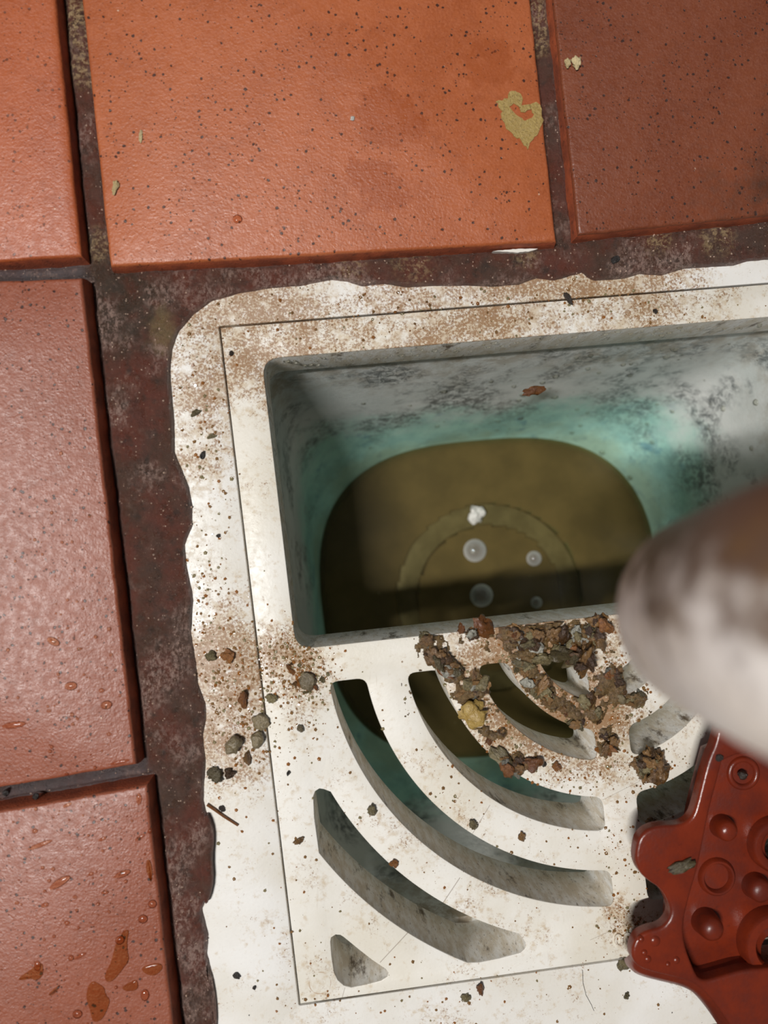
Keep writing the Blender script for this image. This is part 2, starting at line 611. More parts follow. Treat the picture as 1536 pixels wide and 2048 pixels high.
def rubber_material():
    m = MB('wet_red_rubber')
    n = m.noise(.08, 5, .65)
    col = m.mix(m.step(n, .3, .7), lin(118, 42, 21), lin(92, 31, 17))
    d = m.noise(.25, 6, .7)
    col = m.mix(m.step(d, .6, .75, 0, .6), col, lin(66, 28, 18))
    m.principled(col, m.step(n, .3, .7, .22, .4), m.bump(m.noise(.9, 4), .2, .0004), Specular_IOR_Level=.5)
    return m.m


def pipe_material():
    m = MB('dirty_white_pipe_plastic')
    base = m.mix(m.step(m.noise(.05, 3), .3, .7), lin(246, 241, 236), lin(236, 226, 214))
    p = m.sep(m.co())
    # brown stain and painted shade together on the pipe's upper side, plus blotches
    top = m.math('ADD', m.math('MULTIPLY', p[1], .05), m.math('MULTIPLY_ADD', m.noise(.11, 4, .6), 2.2, -1.1))
    col = m.mix(m.step(top, .0, .7, 0, .95), base, lin(92, 64, 40))
    bl = m.noise(.10, 4, .65, co=m.vec('ADD', m.co(), (11, 40, 7)))
    col = m.mix(m.step(bl, .56, .68, 0, .75), col, lin(120, 92, 60))
    # dark grey printed band
    m.principled(col, .45, m.bump(m.noise(.5, 3), .2, .0004))
    return m.m


M = {}
M['tile_orange'] = tile_material('orange_quarry_tile', (172, 93, 54), (158, 81, 43), stains=((24, -32, 16, .5), (20, -52, 14, .6), (50, 20, 16, .35), (58, -12, 12, .4)))
M['tile_pink'] = tile_material('worn_quarry_tile', (142, 78, 56), (132, 68, 44))
M['tile_left'] = tile_material('plain_quarry_tile', (170, 88, 50), (156, 76, 40), speck=.7)
M['tile_dirty_dim'] = tile_material('dirty_dimmed_quarry_tile', (120, 62, 38), (108, 52, 30), dirt_dim=.9, dirt_dim_dir=(.9, -.5))  # grime plus the vignette's darkening, painted into the tile colour
M['side'] = tile_side_material()
M['grout'] = grout_material()
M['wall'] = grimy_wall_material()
M['basin'] = basin_material()
M['water'] = water_material()
M['drop'] = clear_material('water_drop', (246, 226, 208), rough=.09)
M['film'] = clear_material('water_film', (238, 220, 190), rough=.07)
M['cleardrop'] = clear_material('clear_drop', (245, 245, 240), .25, .09)
M['bubble'] = clear_material('bubble_skin', (225, 222, 212), 1.6, .05, 1.6, (236, 234, 226))  # diffuse white painted in for the reflections a bubble catches
M['rubber'] = rubber_material()
M['pipe'] = pipe_material()
M['brown'] = scrap_material('wet_brown_scrap', (66, 45, 24), (132, 98, 58))
M['olive'] = scrap_material('wet_olive_scrap', (78, 68, 44), (134, 122, 88))
M['sludge'] = scrap_material('wet_sludge', (48, 34, 17), (124, 98, 60), .12, False)
M['glint_grit'] = scrap_material('pale_glint_grit', (190, 160, 140), (226, 204, 186), .2, False)
M['grey'] = scrap_material('wet_grey_scrap', (104, 102, 92), (160, 158, 146))
M['rust'] = scrap_material('wet_rust_scrap', (104, 62, 26), (146, 94, 44))
M['beige'] = scrap_material('dry_beige_flake', (196, 172, 122), (216, 196, 150), .5)
M['mustard'] = scrap_material('mustard_residue', (160, 130, 66), (186, 160, 94), .4)
M['black'] = scrap_material('black_crumb', (26, 22, 20), (52, 42, 34), .3)
M['residue'] = scrap_material('mustard_film', (160, 130, 66), (186, 160, 94), .4, False)
M['white'] = scrap_material('white_scrap', (214, 212, 204), (232, 230, 222), .3)
M['pebble'] = scrap_material('grey_brown_pellet', (96, 84, 62), (128, 114, 86), .22)

# ------------------------------------------------------------------ floor: slab, grout, tiles
def ray_line(a, b):
    a, b = Vector(a[:2]), Vector(b[:2])
    return (b - a).normalized()


def superr(th, a, b, n):
    c, s = abs(math.cos(th)), abs(math.sin(th))
    return ((c / a) ** n + (s / b) ** n) ** (-1 / n)


slab_out = [(-.42, -.42), (.52, -.42), (.52, .42), (-.42, .42)]
slab_hole = [G(AX + x, AY + y) for x, y in ((-119, -119), (119, -119), (119, 119), (-119, 119))]
floor_me = plate_mesh('floor', [slab_out, slab_hole], -.04, -.0125)
floor = wrap('floor', floor_me, M['grout'], None, (0, 0, 0), False)
tag(floor, 'red-brown quarry tile floor with dirty recessed grout around the drain', 'floor', kind='structure')

pp = lambda x, y: Vector(P(x, y)[:2])


def make_tile(corners, mat):
    poly = resample([tuple(c) for c in corners], .004)
    rs = random.Random(len(M) + int(abs(corners[0][0]) * 1e5))
    q = []
    for x, y in poly:
        n1 = mnoise.noise(Vector((x * 160, y * 160, 1.7))) * .00028
        q.append((x + n1, y + mnoise.noise(Vector((x * 160, y * 160, 9.1))) * .00028))
    V, F = rings_solid(q, [(0, -.0011), (-.00012, -.0006), (-.0005, -.0002), (-.0011, 0), (-.004, .0004), (-.0122, .0007)])
    me = bpy.data.meshes.new('tile')
    cen = Vector((sum(v[0] for v in V) / len(V), sum(v[1] for v in V) / len(V), 0))
    me.from_pydata([tuple(Vector(v) - cen) for v in V], [], F)
    o = wrap('tile', me, [mat, M['side']], floor, cen, True, 50)
    n = len(q)
    for k, p in enumerate(me.polygons):
        p.material_index = 1 if (3 * n <= k < 5 * n) else 0
    return o


def quad(bl, br, tr, tl):
    return [bl, br, tr, tl]


TILES = []
# upper middle tile
bl, br = pp(220, 533), pp(1113, 482); up = Vector((-.104, 1)).normalized() * .152
TILES.append((quad(bl, br, br + Vector((-.11, 1)).normalized() * .152, bl + up), 'tile_orange'))
# upper right tile
bl = pp(1157, 470); rt = ray_line(bl, pp(1536, 430)) * .15; up = Vector((-.112, 1)).normalized() * .152
TILES.append((quad(bl, bl + rt, bl + rt + up, bl + up), 'tile_dirty_dim'))
# upper left tile
br = pp(163, 512); lf = ray_line(br, pp(0, 522)) * .15; up = ray_line(br, pp(111, 0)) * .152
TILES.append((quad(br + lf, br, br + up, br + lf + up), 'tile_left'))
# left middle tile
tr, br2 = pp(164, 555), pp(273, 1530); lf = ray_line(br2, pp(0, 1576)) * .15; lf2 = ray_line(tr, pp(0, 561)) * .15
TILES.append((quad(br2 + lf, br2, tr, tr + lf2), 'tile_pink'))
# lower left tile
tr = pp(294, 1570); dn = ray_line(tr, pp(346, 2048)) * .152; lf = ray_line(tr, pp(0, 1622)) * .15
TILES.append((quad(tr + lf + dn, tr + dn, tr, tr + lf), 'tile_pink'))
for c, mt in TILES:
    make_tile(c, M[mt])
for c, mt in TILES[:3]:                      # the next row up
    d_ = (c[3] - c[0]).normalized() * .1595
    make_tile([p + d_ for p in c], M['tile_orange'])
d_ = (TILES[1][0][1] - TILES[1][0][0]).normalized() * .157
make_tile([p + d_ for p in TILES[1][0]], M['tile_orange'])
TILE_POLYS = [[tuple(v) for v in c] for c, _ in TILES]

# outline where the grout laps over the white rim
LAP = [(1700, 512), (1536, 523), (1493, 526), (1468, 534), (1418, 537), (1368, 540), (1323, 554), (1278, 551), (1248, 560), (1188, 565), (1172, 558), (1163, 549), (1152, 553), (1143, 556), (1108, 565),
       (1073, 559), (1038, 572), (988, 577), (918, 575), (858, 575), (813, 577), (768, 570), (725, 575), (695, 566), (665, 562), (630, 568), (600, 575), (540, 580), (480, 590), (425, 605), (390, 630), (360, 665), (347, 700),
       (343, 740), (347, 800), (352, 850), (353, 905), (366, 938), (380, 975), (388, 1010), (389, 1050), (380, 1072), (373, 1090), (376, 1130), (385, 1170), (390, 1200), (386, 1267), (396, 1325), (400, 1367), (415, 1408),
       (417, 1437), (410, 1471), (415, 1521), (412, 1567), (410, 1600), (420, 1640), (427, 1671), (423, 1712), (423, 1783), (407, 1817), (419, 1867), (417, 1908), (429, 1950), (434, 2012), (438, 2100), (450, 2160)]
lap = [tuple(P(x, y, ZF)[:2]) for x, y in LAP]
lap += [G(-136, -140), G(140, -140), G(140, 122)]


def poly_sdf(poly, X, Y):
    d = np.full(X.shape, 1e9); c = np.zeros(X.shape, bool)
    n = len(poly)
    for i in range(n):
        ax, ay = poly[i]; bx, by = poly[(i + 1) % n]
        ex, ey = bx - ax, by - ay
        t = np.clip(((X - ax) * ex + (Y - ay) * ey) / (ex * ex + ey * ey + 1e-18), 0, 1)
        d = np.minimum(d, np.hypot(X - ax - t * ex, Y - ay - t * ey))
        cond = ((ay > Y) != (by > Y)) & (X < (bx - ax) * (Y - ay) / ((by - ay) + 1e-18) + ax)
        c ^= cond
    return np.where(c, -d, d)


def make_grout():
    st = .00062
    xs = np.arange(-.125, .235, st); ys = np.arange(-.185, .185, st)
    X, Y = np.meshgrid(xs, ys)
    s = poly_sdf(lap, X, Y)                      # > 0 outside the visible rim
    tiles = [poly_sdf(p, X, Y) for p in TILE_POLYS]
    t = np.minimum.reduce(tiles)                 # > 0 outside the tiles
    keep = (s > -.004) & (t > -.0016)
    idx = -np.ones(X.shape, int)
    V = []
    sm = lambda a: np.clip(a, 0, 1) ** 2 * (3 - 2 * np.clip(a, 0, 1))
    z = np.full(X.shape, -.0046)
    z -= .0016 * sm((.016 - s) / .016)           # falls towards the drain
    lip = sm((s + .0009) / .0022)
    # the deep gap along the right edge of the left-hand tiles, shallow elsewhere
    gap = np.minimum(tiles[3], tiles[4])
    z -= .0034 * sm((.0030 - gap) / .0016)
    z -= .0014 * sm((.0016 - t) / .0014)
    z -= .0016 * sm((.0026 - tiles[2]) / .0016)
    for r, c in zip(*np.nonzero(keep)):
        x, y = X[r, c], Y[r, c]
        n = mnoise.fractal(Vector((x * 130, y * 130, 3.3)), 1.0, 2.0, 4) * .00075
        n += mnoise.noise(Vector((x * 60, y * 60, 8.8))) * .0013
        n += mnoise.noise(Vector((x * 760, y * 760, 1.8))) * .00032 + mnoise.noise(Vector((x * 380, y * 380, 5.8))) * .0004
        zz = (z[r, c] + n) * lip[r, c] + (-.0112) * (1 - lip[r, c])
        idx[r, c] = len(V)
        V.append((x, y, max(zz, -.0118)))
    a = idx[:-1, :-1]; b = idx[:-1, 1:]; c_ = idx[1:, 1:]; d = idx[1:, :-1]
    ok = (a >= 0) & (b >= 0) & (c_ >= 0) & (d >= 0)
    F = np.stack([a[ok], b[ok], c_[ok], d[ok]], 1).tolist()
    mesh_obj('grout', V, F, M['grout'], floor, (0, 0, 0), True, 0)
    # pale grains added on the grout to stand in for its glints
    rs = random.Random(5)
    pool = [v for v in V if v[2] > -.0078 and v[1] < .14]
    GV, GF = [], []
    for _ in range(2600):
        x, y, z = rs.choice(pool)
        r = .00012 + .00030 * rs.random() ** 3
        b = len(GV); a0 = rs.random() * 6.28
        for i in range(5):
            a = a0 + i * 1.2566
            GV.append((x + r * math.cos(a) * rs.uniform(.7, 1.3), y + r * math.sin(a) * rs.uniform(.7, 1.3), z - .0001))
        GV.append((x + rs.uniform(-r, r) * .3, y + rs.uniform(-r, r) * .3, z + r * .8))
        GF += [(b + i, b + (i + 1) % 5, b + 5) for i in range(5)]
    o = mesh_obj('glint_grains', GV, GF, M['glint_grit'], floor, (0, 0, 0), False)
    o['kind'] = 'stuff'


make_grout()
# grout bed under the tiles further out
bed_hole = [(-.124, -.184), (.234, -.184), (.234, .184), (-.124, .184)]
wrap('grout_bed', plate_mesh('grout_bed', [slab_out, bed_hole], -.0125, -.0062), M['grout'], floor, (0, 0, 0), False)
for x0, x1, y0, y1 in ((156, 306, -158, -6), (156, 306, 0, 150), (-150, 0, -316, -162), (6, 156, -316, -162), (162, 306, -316, -164)):
    make_tile([Vector(G(*c)) for c in ((x0, y0), (x1, y0), (x1, y1), (x0, y1))], M['tile_pink'])

# flakes of sealant that have come loose along the rim
for pts, zt in (([(402, 1655), (412, 1625), (424, 1650), (428, 1680), (424, 1720), (427, 1765), (418, 1805), (408, 1812), (404, 1770), (399, 1720), (396, 1680)], -.0052),
                ([(410, 1920), (418, 1940), (428, 1975), (434, 2030), (432, 2070), (424, 2060), (414, 1990)], -.0062)):
    poly = [tuple(P(x, y, zt)[:2]) for x, y in pts]
    V, F = rings_solid(smooth_poly(poly, 1), [(zt, -.0006), (zt - .0004, -.0001), (zt - .0022, 0), (zt - .004, .0003)])
    mesh_obj('sealant_flake', V, F, M['grout'], floor, (0, 0, 0))

# ------------------------------------------------------------------ floor drain: rim, basin, outlet collar
drain = thing('floor_drain', 'square white plastic floor sink set in dark grout, stained green inside', 'floor drain', (DC[0], DC[1], -.205))
DW = DC * 1000


def dz(px, py, r0, r1, s):
    q = P(px, py, ZF)
    return (q.x * 1000 - DW[0], q.y * 1000 - DW[1], r0, r1, s)


M['rim'] = plastic_material('rim_plastic', [dz(480, 640, 5, 45, .8), dz(900, 600, 15, 60, .9), dz(1250, 570, 10, 45, .9), dz(400, 870, 5, 40, .5), dz(450, 1350, 4, 45, .9), dz(430, 1500, 2, 25, .6)], (234, 232, 228))


def rsq(h, r, cx=AX, cy=AY, n=6):
    out = []
    for sx, sy, a0 in ((1, 1, 0), (-1, 1, 90), (-1, -1, 180), (1, -1, 270)):
        for k in range(n + 1):
            a = math.radians(a0 + 90 * k / n)
            out.append(G(cx + sx * (h - r) + r * math.cos(a), cy + sy * (h - r) + r * math.sin(a)))
    return out


GX, GY = 0.0, 0.0       # the grate's own centre in grate millimetres
rim_me = plate_mesh('rim', [rsq(147, 12), rsq(113.95, .6, GX, GY, 2)], -.0185, ZF, .0004)
o = wrap('rim', shift(rim_me, drain.location), [M['rim']], drain, drain.location, True, 35)

# basin: rows of (half width, half depth, roundness, z)
ZW = -.150
ZL = -.0334
rows = [(114.0, 114.0, 60, -.0182, 0, 0), (114.0, 114.0, 60, ZL, 0, 0), (105.5, 105.5, 40, ZL - .0001, .4, 0), (104.8, 104.6, 26, ZL - .003, .5, 0)]
WCX, WCY = AX - 7.0, AY - 3.0
for k in range(1, 19):
    t = k / 18
    z = ZL - .003 + (ZW - .001 - ZL + .003) * t
    rows.append((104.8 - 14.8 * t ** 1.1, 104.6 - 21.6 * t ** 1.1, 2.75 + 20 * (1 - t) ** 1.35, z, .5 + (WCX - .5) * t, WCY * t))
rows += [(87, 80, 2.7, ZW - .007, WCX, WCY), (82, 75, 2.6, ZW - .012, WCX, WCY), (74, 68, 2.5, ZW - .015, WCX, WCY), (52, 52, 2.0, ZW - .0165, AX - 9, AY - 3), (49.0, 49, 2.0, ZW - .0165, AX - 9, AY - 3), (38, 38, 2, ZW - .0165, AX - 9, AY - 3), (38, 38, 2, ZW - .09, AX - 9, AY - 3)]
NB = 360


def row_pts(row):
    a, b, n, z, cx, cy = row
    out = []
    for i in range(NB):
        th = 2 * math.pi * (i + .5) / NB
        r = superr(th, a, b, n)
        x, y = G(cx + r * math.cos(th), cy + r * math.sin(th))
        out.append((x, y, z))
    return out


V, F = [], []
for rw in rows: V += row_pts(rw)
for k in range(len(rows) - 1):
    for i in range(NB):
        j = (i + 1) % NB
        F.append((k * NB + i, k * NB + j, (k + 1) * NB + j, (k + 1) * NB + i))
F.append(tuple((len(rows) - 1) * NB + i for i in range(NB)))
bo = mesh_obj('basin', V, F, M['basin'], drain, drain.location, True, 35)

cm = MB('grey_collar_plastic')
cm.principled(cm.mix(cm.step(cm.noise(.1, 4), .3, .7), lin(176, 178, 172), lin(140, 142, 136)), .35)
CCX, CCY = AX - 9.0, AY - 3.0
col_out = [G(CCX + 49.5 * math.cos(a), CCY + 49.5 * math.sin(a)) for a in [2 * math.pi * k / 96 for k in range(96)]]
col_in = [G(CCX + 38 * math.cos(a), CCY + 38 * math.sin(a)) for a in [2 * math.pi * k / 96 for k in range(96)]]
cme = plate_mesh('outlet_collar', [col_out, col_in], ZW - .0175, ZW - .0030, .0006)
tag(wrap('outlet_collar', shift(cme, drain.location), cm.m, drain, drain.location, True, 35), 'pale grey outlet ring just under the water')

# ------------------------------------------------------------------ standing water
bd = [p for p in row_pts((90.0 + .9, 83.0 + .9, 2.78, ZW, WCX, WCY))]
cw = Vector((sum(p[0] for p in bd) / NB, sum(p[1] for p in bd) / NB))
V, F, murk = [], [], []
NR = 60
cc = Vector(G(CCX, CCY))
for k in range(NR):
    f = 1 - k / NR
    for p in bd:
        q = cw.lerp(Vector(p[:2]), f)
        V.append((q.x, q.y, ZW))
        edge = (1 - f) * 85
        dep = min(15.0, edge * 1.3)
        rr = (q - cc).length * 1000
        if 38 < rr < 49.5: dep = 1.3
        elif rr <= 38: dep = 40
        murk.append(1 - math.exp(-dep / 3.0))
V.append((cw.x, cw.y, ZW)); murk.append(1.0)
for k in range(NR - 1):
    for i in range(NB):
        j = (i + 1) % NB
        F.append((k * NB + i, k * NB + j, (k + 1) * NB + j, (k + 1) * NB + i))
for i in range(NB):
    F.append(((NR - 1) * NB + i, (NR - 1) * NB + (i + 1) % NB, NR * NB))
wo = mesh_obj('standing_water', V, F, M['water'], None, (cw.x, cw.y, ZW), True, 0)
at = wo.data.attributes.new('murk', 'FLOAT', 'POINT')
at.data.foreach_set('value', murk)
tag(wo, 'murky olive-brown water standing in the bottom of the drain', 'water', kind='stuff')


def dome(name, c, rx, ry, h, mat, rot=0.0, n=20, m=6, sink=0.0):
    V, F = [], []
    for k in range(m):
        a = (math.pi / 2) * k / m
        for i in range(n):
            t = 2 * math.pi * i / n
            x, y = rx * math.cos(a) * math.cos(t), ry * math.cos(a) * math.sin(t)
            V.append((c[0] + x * math.cos(rot) - y * math.sin(rot), c[1] + x * math.sin(rot) + y * math.cos(rot), c[2] - sink + h * math.sin(a)))
    V.append((c[0], c[1], c[2] - sink + h))
    for k in range(m - 1):
        for i in range(n):
            j = (i + 1) % n
            F.append((k * n + i, k * n + j, (k + 1) * n + j, (k + 1) * n + i))
    for i in range(n):
        F.append(((m - 1) * n + i, (m - 1) * n + (i + 1) % n, m * n))
    return mesh_obj(name, V, F, mat, None, (c[0], c[1], c[2]), True, 0)


for px, py, r, lab in ((950, 1101, .0061, 'large clear bubble on the dark water, nearest the grey ring'), (963, 1191, .0061, 'large clear bubble on the water nearest the grate bar'),
                       (1068, 1117, .0040, 'smaller clear bubble with a bright rim, upper one on the right'), (1073, 1205, .0030, 'smallest clear bubble just above the grate bar')):
    tag(dome('bubble', P(px, py, ZW), r, r, r * .75, M['bubble']), lab, 'bubble', 'bubbles floating on the drain water')

# ------------------------------------------------------------------ drain grate
def arc(r, a0, a1, step=2.0):
    n = max(3, int(abs(a1 - a0) * math.pi / 180 * r / step))
    return [(AX + r * math.cos(math.radians(a0 + (a1 - a0) * k / n)), AY + r * math.sin(math.radians(a0 + (a1 - a0) * k / n))) for k in range(n + 1)]


def ang(x=None, y=None, r=1, q=3):
    """angle on the circle radius r (about the axis) in the lower left quadrant where x or y is met"""
    if x is not None:
        return 180 + math.degrees(math.acos(min(1, (AX - x) / r)))
    return 180 + math.degrees(math.asin(min(1, (AY - y) / r)))


XC, YC = -3.3, -7.6


def ring_slot(ri, ro, rad=3.2):
    a0o, a1o = ang(y=YC, r=ro), ang(x=XC, r=ro)
    a0i, a1i = ang(y=YC, r=ri), ang(x=XC, r=ri)
    so = arc(ro, a0o, a1o); si = arc(ri, a1i, a0i)
    return round_poly([so, [so[-1], si[0]], si, [si[-1], so[0]]], rad)


slots = [ring_slot(14.5, 23.5, 2.4), ring_slot(33.5, 44.0), ring_slot(56.7, 68.2), ring_slot(82.0, 94.3)]
# outermost slot, clipped by the border
def angp(x, y):
    return math.degrees(math.atan2(y - AY, x - AX)) % 360


ii = arc(107.0, angp(-37.9, -101.2), angp(-96.0, -44.6))
oo = arc(121.6, angp(-101.2, -64.0), angp(-56.0, -107.3))
slots.append(ii + [(-97.3, -43.1), (-98.7, -42.7), (-100.2, -43.4), (-101.0, -45.0), (-101.5, -52.0)] + oo + [(-52.0, -107.9), (-45.0, -107.5), (-37.6, -106.6), (-35.8, -105.2), (-35.6, -103.4)])
# corner hole
slots.append([(-101.0, -94.1), (-100.6, -92.8), (-99.1, -92.1), (-97.6, -92.4), (-96.6, -93.2), (-92.1, -98.0), (-88.0, -102.2), (-83.8, -105.9), (-83.1, -107.2), (-83.6, -108.4), (-85.8, -109.4), (-91.0, -110.0), (-96.0, -110.3), (-98.3, -109.3), (-100.1, -107.2), (-101.0, -104.5), (-101.2, -99.0)])
mirror = [[(2 * AX - x, y) for x, y in reversed(s)] for s in slots]
OP = (-101.0, 4.6, 106.4, 102.0)
opening = round_poly([[(OP[0], OP[1]), (OP[2], OP[1])], [(OP[2], OP[1]), (OP[2], OP[3])], [(OP[2], OP[3]), (OP[0], OP[3])], [(OP[0], OP[3]), (OP[0], OP[1])]], 6.0)
holes = [[G(*p) for p in s] for s in slots + mirror + [opening]]
gouter = [G(x, y) for x, y in ((-113.4, -113.4), (113.4, -113.4), (113.4, 113.4), (-113.4, 113.4))]
grate = thing('drain_grate', 'white plastic drain grate with curved slots and a large open half', 'drain grate', (GC[0], GC[1], ZL))
GW = GC * 1000


def gz(px, py, r0, r1, s):
    q = P(px, py, ZF)
    return (q.x * 1000 - GW[0], q.y * 1000 - GW[1], r0, r1, s)


def gl(x0, y0, x1, y1, w, s):
    a, b = P(x0, y0, ZF), P(x1, y1, ZF)
    return (a.x * 1000 - GW[0], a.y * 1000 - GW[1], b.x * 1000 - GW[0], b.y * 1000 - GW[1], w, s)


cq = P(640, 1966, ZF)
M['grate'] = plastic_material('grate_plastic', [gz(1080, 1330, 14, 48, 1.1), gz(600, 1350, 5, 26, .75), gz(1200, 1480, 8, 30, .5), gz(560, 690, 8, 40, .8), gz(900, 660, 10, 50, .9), gz(1250, 610, 10, 50, .8), gz(1250, 1850, 4, 18, .6), gz(950, 1700, 5, 40, .25)],
                              (236, 233, 226),
                              lines=[gl(925, 1700, 980, 1610, .12, .5), gl(760, 1925, 830, 1850, .14, .6), gl(1030, 1510, 1052, 1478, .12, .6), gl(670, 2046, 690, 1975, .12, .5), gl(880, 1815, 920, 1755, .14, .6), gl(1180, 1880, 1260, 1845, .1, .4), gl(1205, 1600, 1300, 1552, .1, .4)],
                              circles=[(cq.x * 1000 - GW[0], cq.y * 1000 - GW[1], 3.6, .16)])
gme = plate_mesh('plate', [gouter] + holes, ZL, ZF, .00045)
gme = shift(gme, grate.location)
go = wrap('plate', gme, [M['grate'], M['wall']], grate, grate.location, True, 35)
hw = 113.0
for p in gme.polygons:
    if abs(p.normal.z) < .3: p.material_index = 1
tc = bpy.data.curves.new('lettering', 'FONT')
tc.body = '000'; tc.size = .0062; tc.extrude = .0004; tc.bevel_depth = .00012; tc.space_character = 1.05
to = bpy.data.objects.new('t', tc); C.objects.link(to)
tme = bpy.data.meshes.new_from_object(to.evaluated_get(bpy.context.evaluated_depsgraph_get()))
bpy.data.objects.remove(to)
q = P(1229, 1893, ZF)
tme.transform(Matrix.Translation(Vector((q.x, q.y, ZF + .0002)) - grate.location) @ Matrix.Rotation(math.atan(.11), 4, 'Z'))
tag(wrap('lettering', tme, M['grate'], grate, grate.location, True, 35), 'raised digits moulded into the plastic')

# ------------------------------------------------------------------ red rubber mat
ZM = .012
mat_o = thing('rubber_mat', 'wet red rubber floor mat with round studs and tabbed edge', 'mat', (P(1480, 1850, ZF).x, P(1480, 1850, ZF).y, ZF))
MO = [(1440, 1440), (1431, 1488), (1417, 1517), (1404, 1567), (1393, 1613), (1384, 1637), (1363, 1651), (1323, 1651), (1296, 1659), (1279, 1675), (1273, 1698), (1271, 1721), (1279, 1745), (1296, 1762), (1320, 1777), (1334, 1797),
      (1343, 1821), (1340, 1838), (1325, 1856), (1296, 1862), (1276, 1873), (1265, 1894), (1264, 1917), (1275, 1934), (1299, 1944), (1337, 1953), (1375, 1962), (1401, 1976), (1424, 2000), (1450, 2035), (1478, 2080), (1530, 2150), (1700, 2300), (2500, 2420), (2600, 1440)]
mo = smooth_poly([tuple(P(x, y, ZM)[:2]) for x, y in MO], 2)
MR = [(1452, 1500), (1436, 1560), (1420, 1620), (1408, 1680), (1396, 1740), (1378, 1800), (1367, 1850), (1370, 1890), (1386, 1935), (1402, 1965), (1440, 1955), (1490, 1940), (1536, 1938), (1800, 1930), (1800, 1500)]
mr = smooth_poly([tuple(P(x, y, ZM)[:2]) for x, y in MR], 2)
me = plate_mesh('border', [mo, mr], ZM - .0042, ZM, .0011, 2)
wrap('border', shift(me, mat_o.location), M['rubber'], mat_o, mat_o.location, True, 40)
# sloped skirt along the lower edge
sk = ccw(mo)
nsk = outline_normals(sk)
ylim = P(1300, 1900, ZM).y
SD = Vector((.0006, -.0062))
def sk_w(p, m):
    return 1.0 if (m.dot(SD) > 0 and p[1] < ylim + .004) else 0.0
V, F = [], []
ns = len(sk)
for dz_, off in ((0, 0), (.0016, .45), (.0042, .82), (.0082, 1.0)):
    for p, m in zip(sk, nsk):
        w = sk_w(p, m)
        V.append((p[0] - m.x * .0003 + SD.x * off * w, p[1] - m.y * .0003 + SD.y * off * w, ZM - .0010 - dz_ * w))
for k in range(3):
    for i in range(ns):
        j = (i + 1) % ns
        if sk_w(sk[i], nsk[i]) + sk_w(sk[j], nsk[j]) > 0:
            F.append((k * ns + i, (k + 1) * ns + i, (k + 1) * ns + j, k * ns + j))
mesh_obj('skirt', V, F, M['rubber'], mat_o, mat_o.location, True, 50)
# wall between the border and the recessed web
V, F = rings_solid(mr, [(ZM - .0011, .0006), (ZM - .0042, .0004), (-.0008, -.0004)], False)
F = [f[::-1] for f in F if len(f) == 4]
mesh_obj('recess_wall', V, F, M['rubber'], mat_o, mat_o.location, True, 50)
# recessed web with holes
ZR = .0040
def circ(px, py, r, z, n=36):
    q = P(px, py, z)
    return [(q.x + r * math.cos(2 * math.pi * k / n), q.y + r * math.sin(2 * math.pi * k / n)) for k in range(n)]
web_holes = [circ(1560, 1695, .0052, ZR), circ(1556, 1900, .0058, ZR)]
mrb = [tuple(Vector(p) + Vector(m[:]) * .0012) for p, m in zip(mr, outline_normals(mr))]
me = plate_mesh('web', [mrb] + web_holes, -.0010, ZR, .0003)
wrap('web', shift(me, mat_o.location), M['rubber'], mat_o, mat_o.location, True, 40)


def lathe(name, c, prof, mat, parent, n=28, cap=True):
    V, F = [], []
    for r, z in prof:
        for i in range(n):
            a = 2 * math.pi * i / n
            V.append((c[0] + r * math.cos(a), c[1] + r * math.sin(a), z))
    for k in range(len(prof) - 1):
        for i in range(n):
            j = (i + 1) % n
            F.append((k * n + i, k * n + j, (k + 1) * n + j, (k + 1) * n + i))
    if cap:
        F.append(tuple((len(prof) - 1) * n + i for i in range(n)))
    return mesh_obj(name, V, F, mat, parent, parent.location if parent else (c[0], c[1], prof[0][1]), True, 45)


for px, py, r, h in ((1455, 1662, .0036, .0062), (1522, 1782, .0040, .006), (1424, 1858, .0041, .0075)):
    c = P(px, py, ZR + h * .7)
    pr = [(r * 1.12, ZR - .0005), (r, ZR + h * .45), (r * .93, ZR + h * .72), (r * .72, ZR + h * .9), (r * .4, ZR + h * .98), (r * .1, ZR + h)]
    lathe('stud', c, pr, M['rubber'], mat_o)
for px, py, ro_, ri_, h in ((1560, 1695, .0092, .0056, .004), (1556, 1895, .0112, .0066, .0055)):
    c = P(px, py, ZR + h)
    pr = [(ro_, ZR - .0005), (ro_ - .0003, ZR + h * .8), (ro_ - .0011, ZR + h), (ri_ + .0009, ZR + h), (ri_, ZR + h * .8), (ri_ - .0002, -.0008)]
    lathe('hole_collar', c, pr, M['rubber'], mat_o, 40, False)
for px, py, r, h in ((1437, 1757, .0052, .0016), (1489, 1548, .0046, .0010)):
    c = P(px, py, ZR + h)
    pr = [(r + .0012, ZR - .0005), (r + .0009, ZR + h * .6), (r + .0003, ZR + h), (r - .0003, ZR + h), (r - .0008, ZR + h * .55), (r - .001, ZR + .0001)]
    lathe('raised_ring', c, pr, M['rubber'], mat_o, 36, False)
for px, py, r in ((1310, 1882, .0020), (1288, 1905, .0012), (1295, 1918, .0014), (1352, 1920, .0014), (1335, 1928, .0010), (1282, 1878, .0011)):
    c = P(px, py, ZM)
    lathe('surface_bump', c, [(r, ZM - .0004), (r * .8, ZM + .0003), (r * .4, ZM + .0006), (r * .1, ZM + .0007)], M['rubber'], mat_o, 16)
for px, py in ((1500, 1640), (1490, 1850), (1590, 1780), (1700, 1960), (1660, 1600)):
    c = P(px + 10, py, ZM)
    lathe('foot', c, [(.0045, -.0006), (.0042, -.004), (.0035, ZF + .0001)], M['rubber'], mat_o, 20)

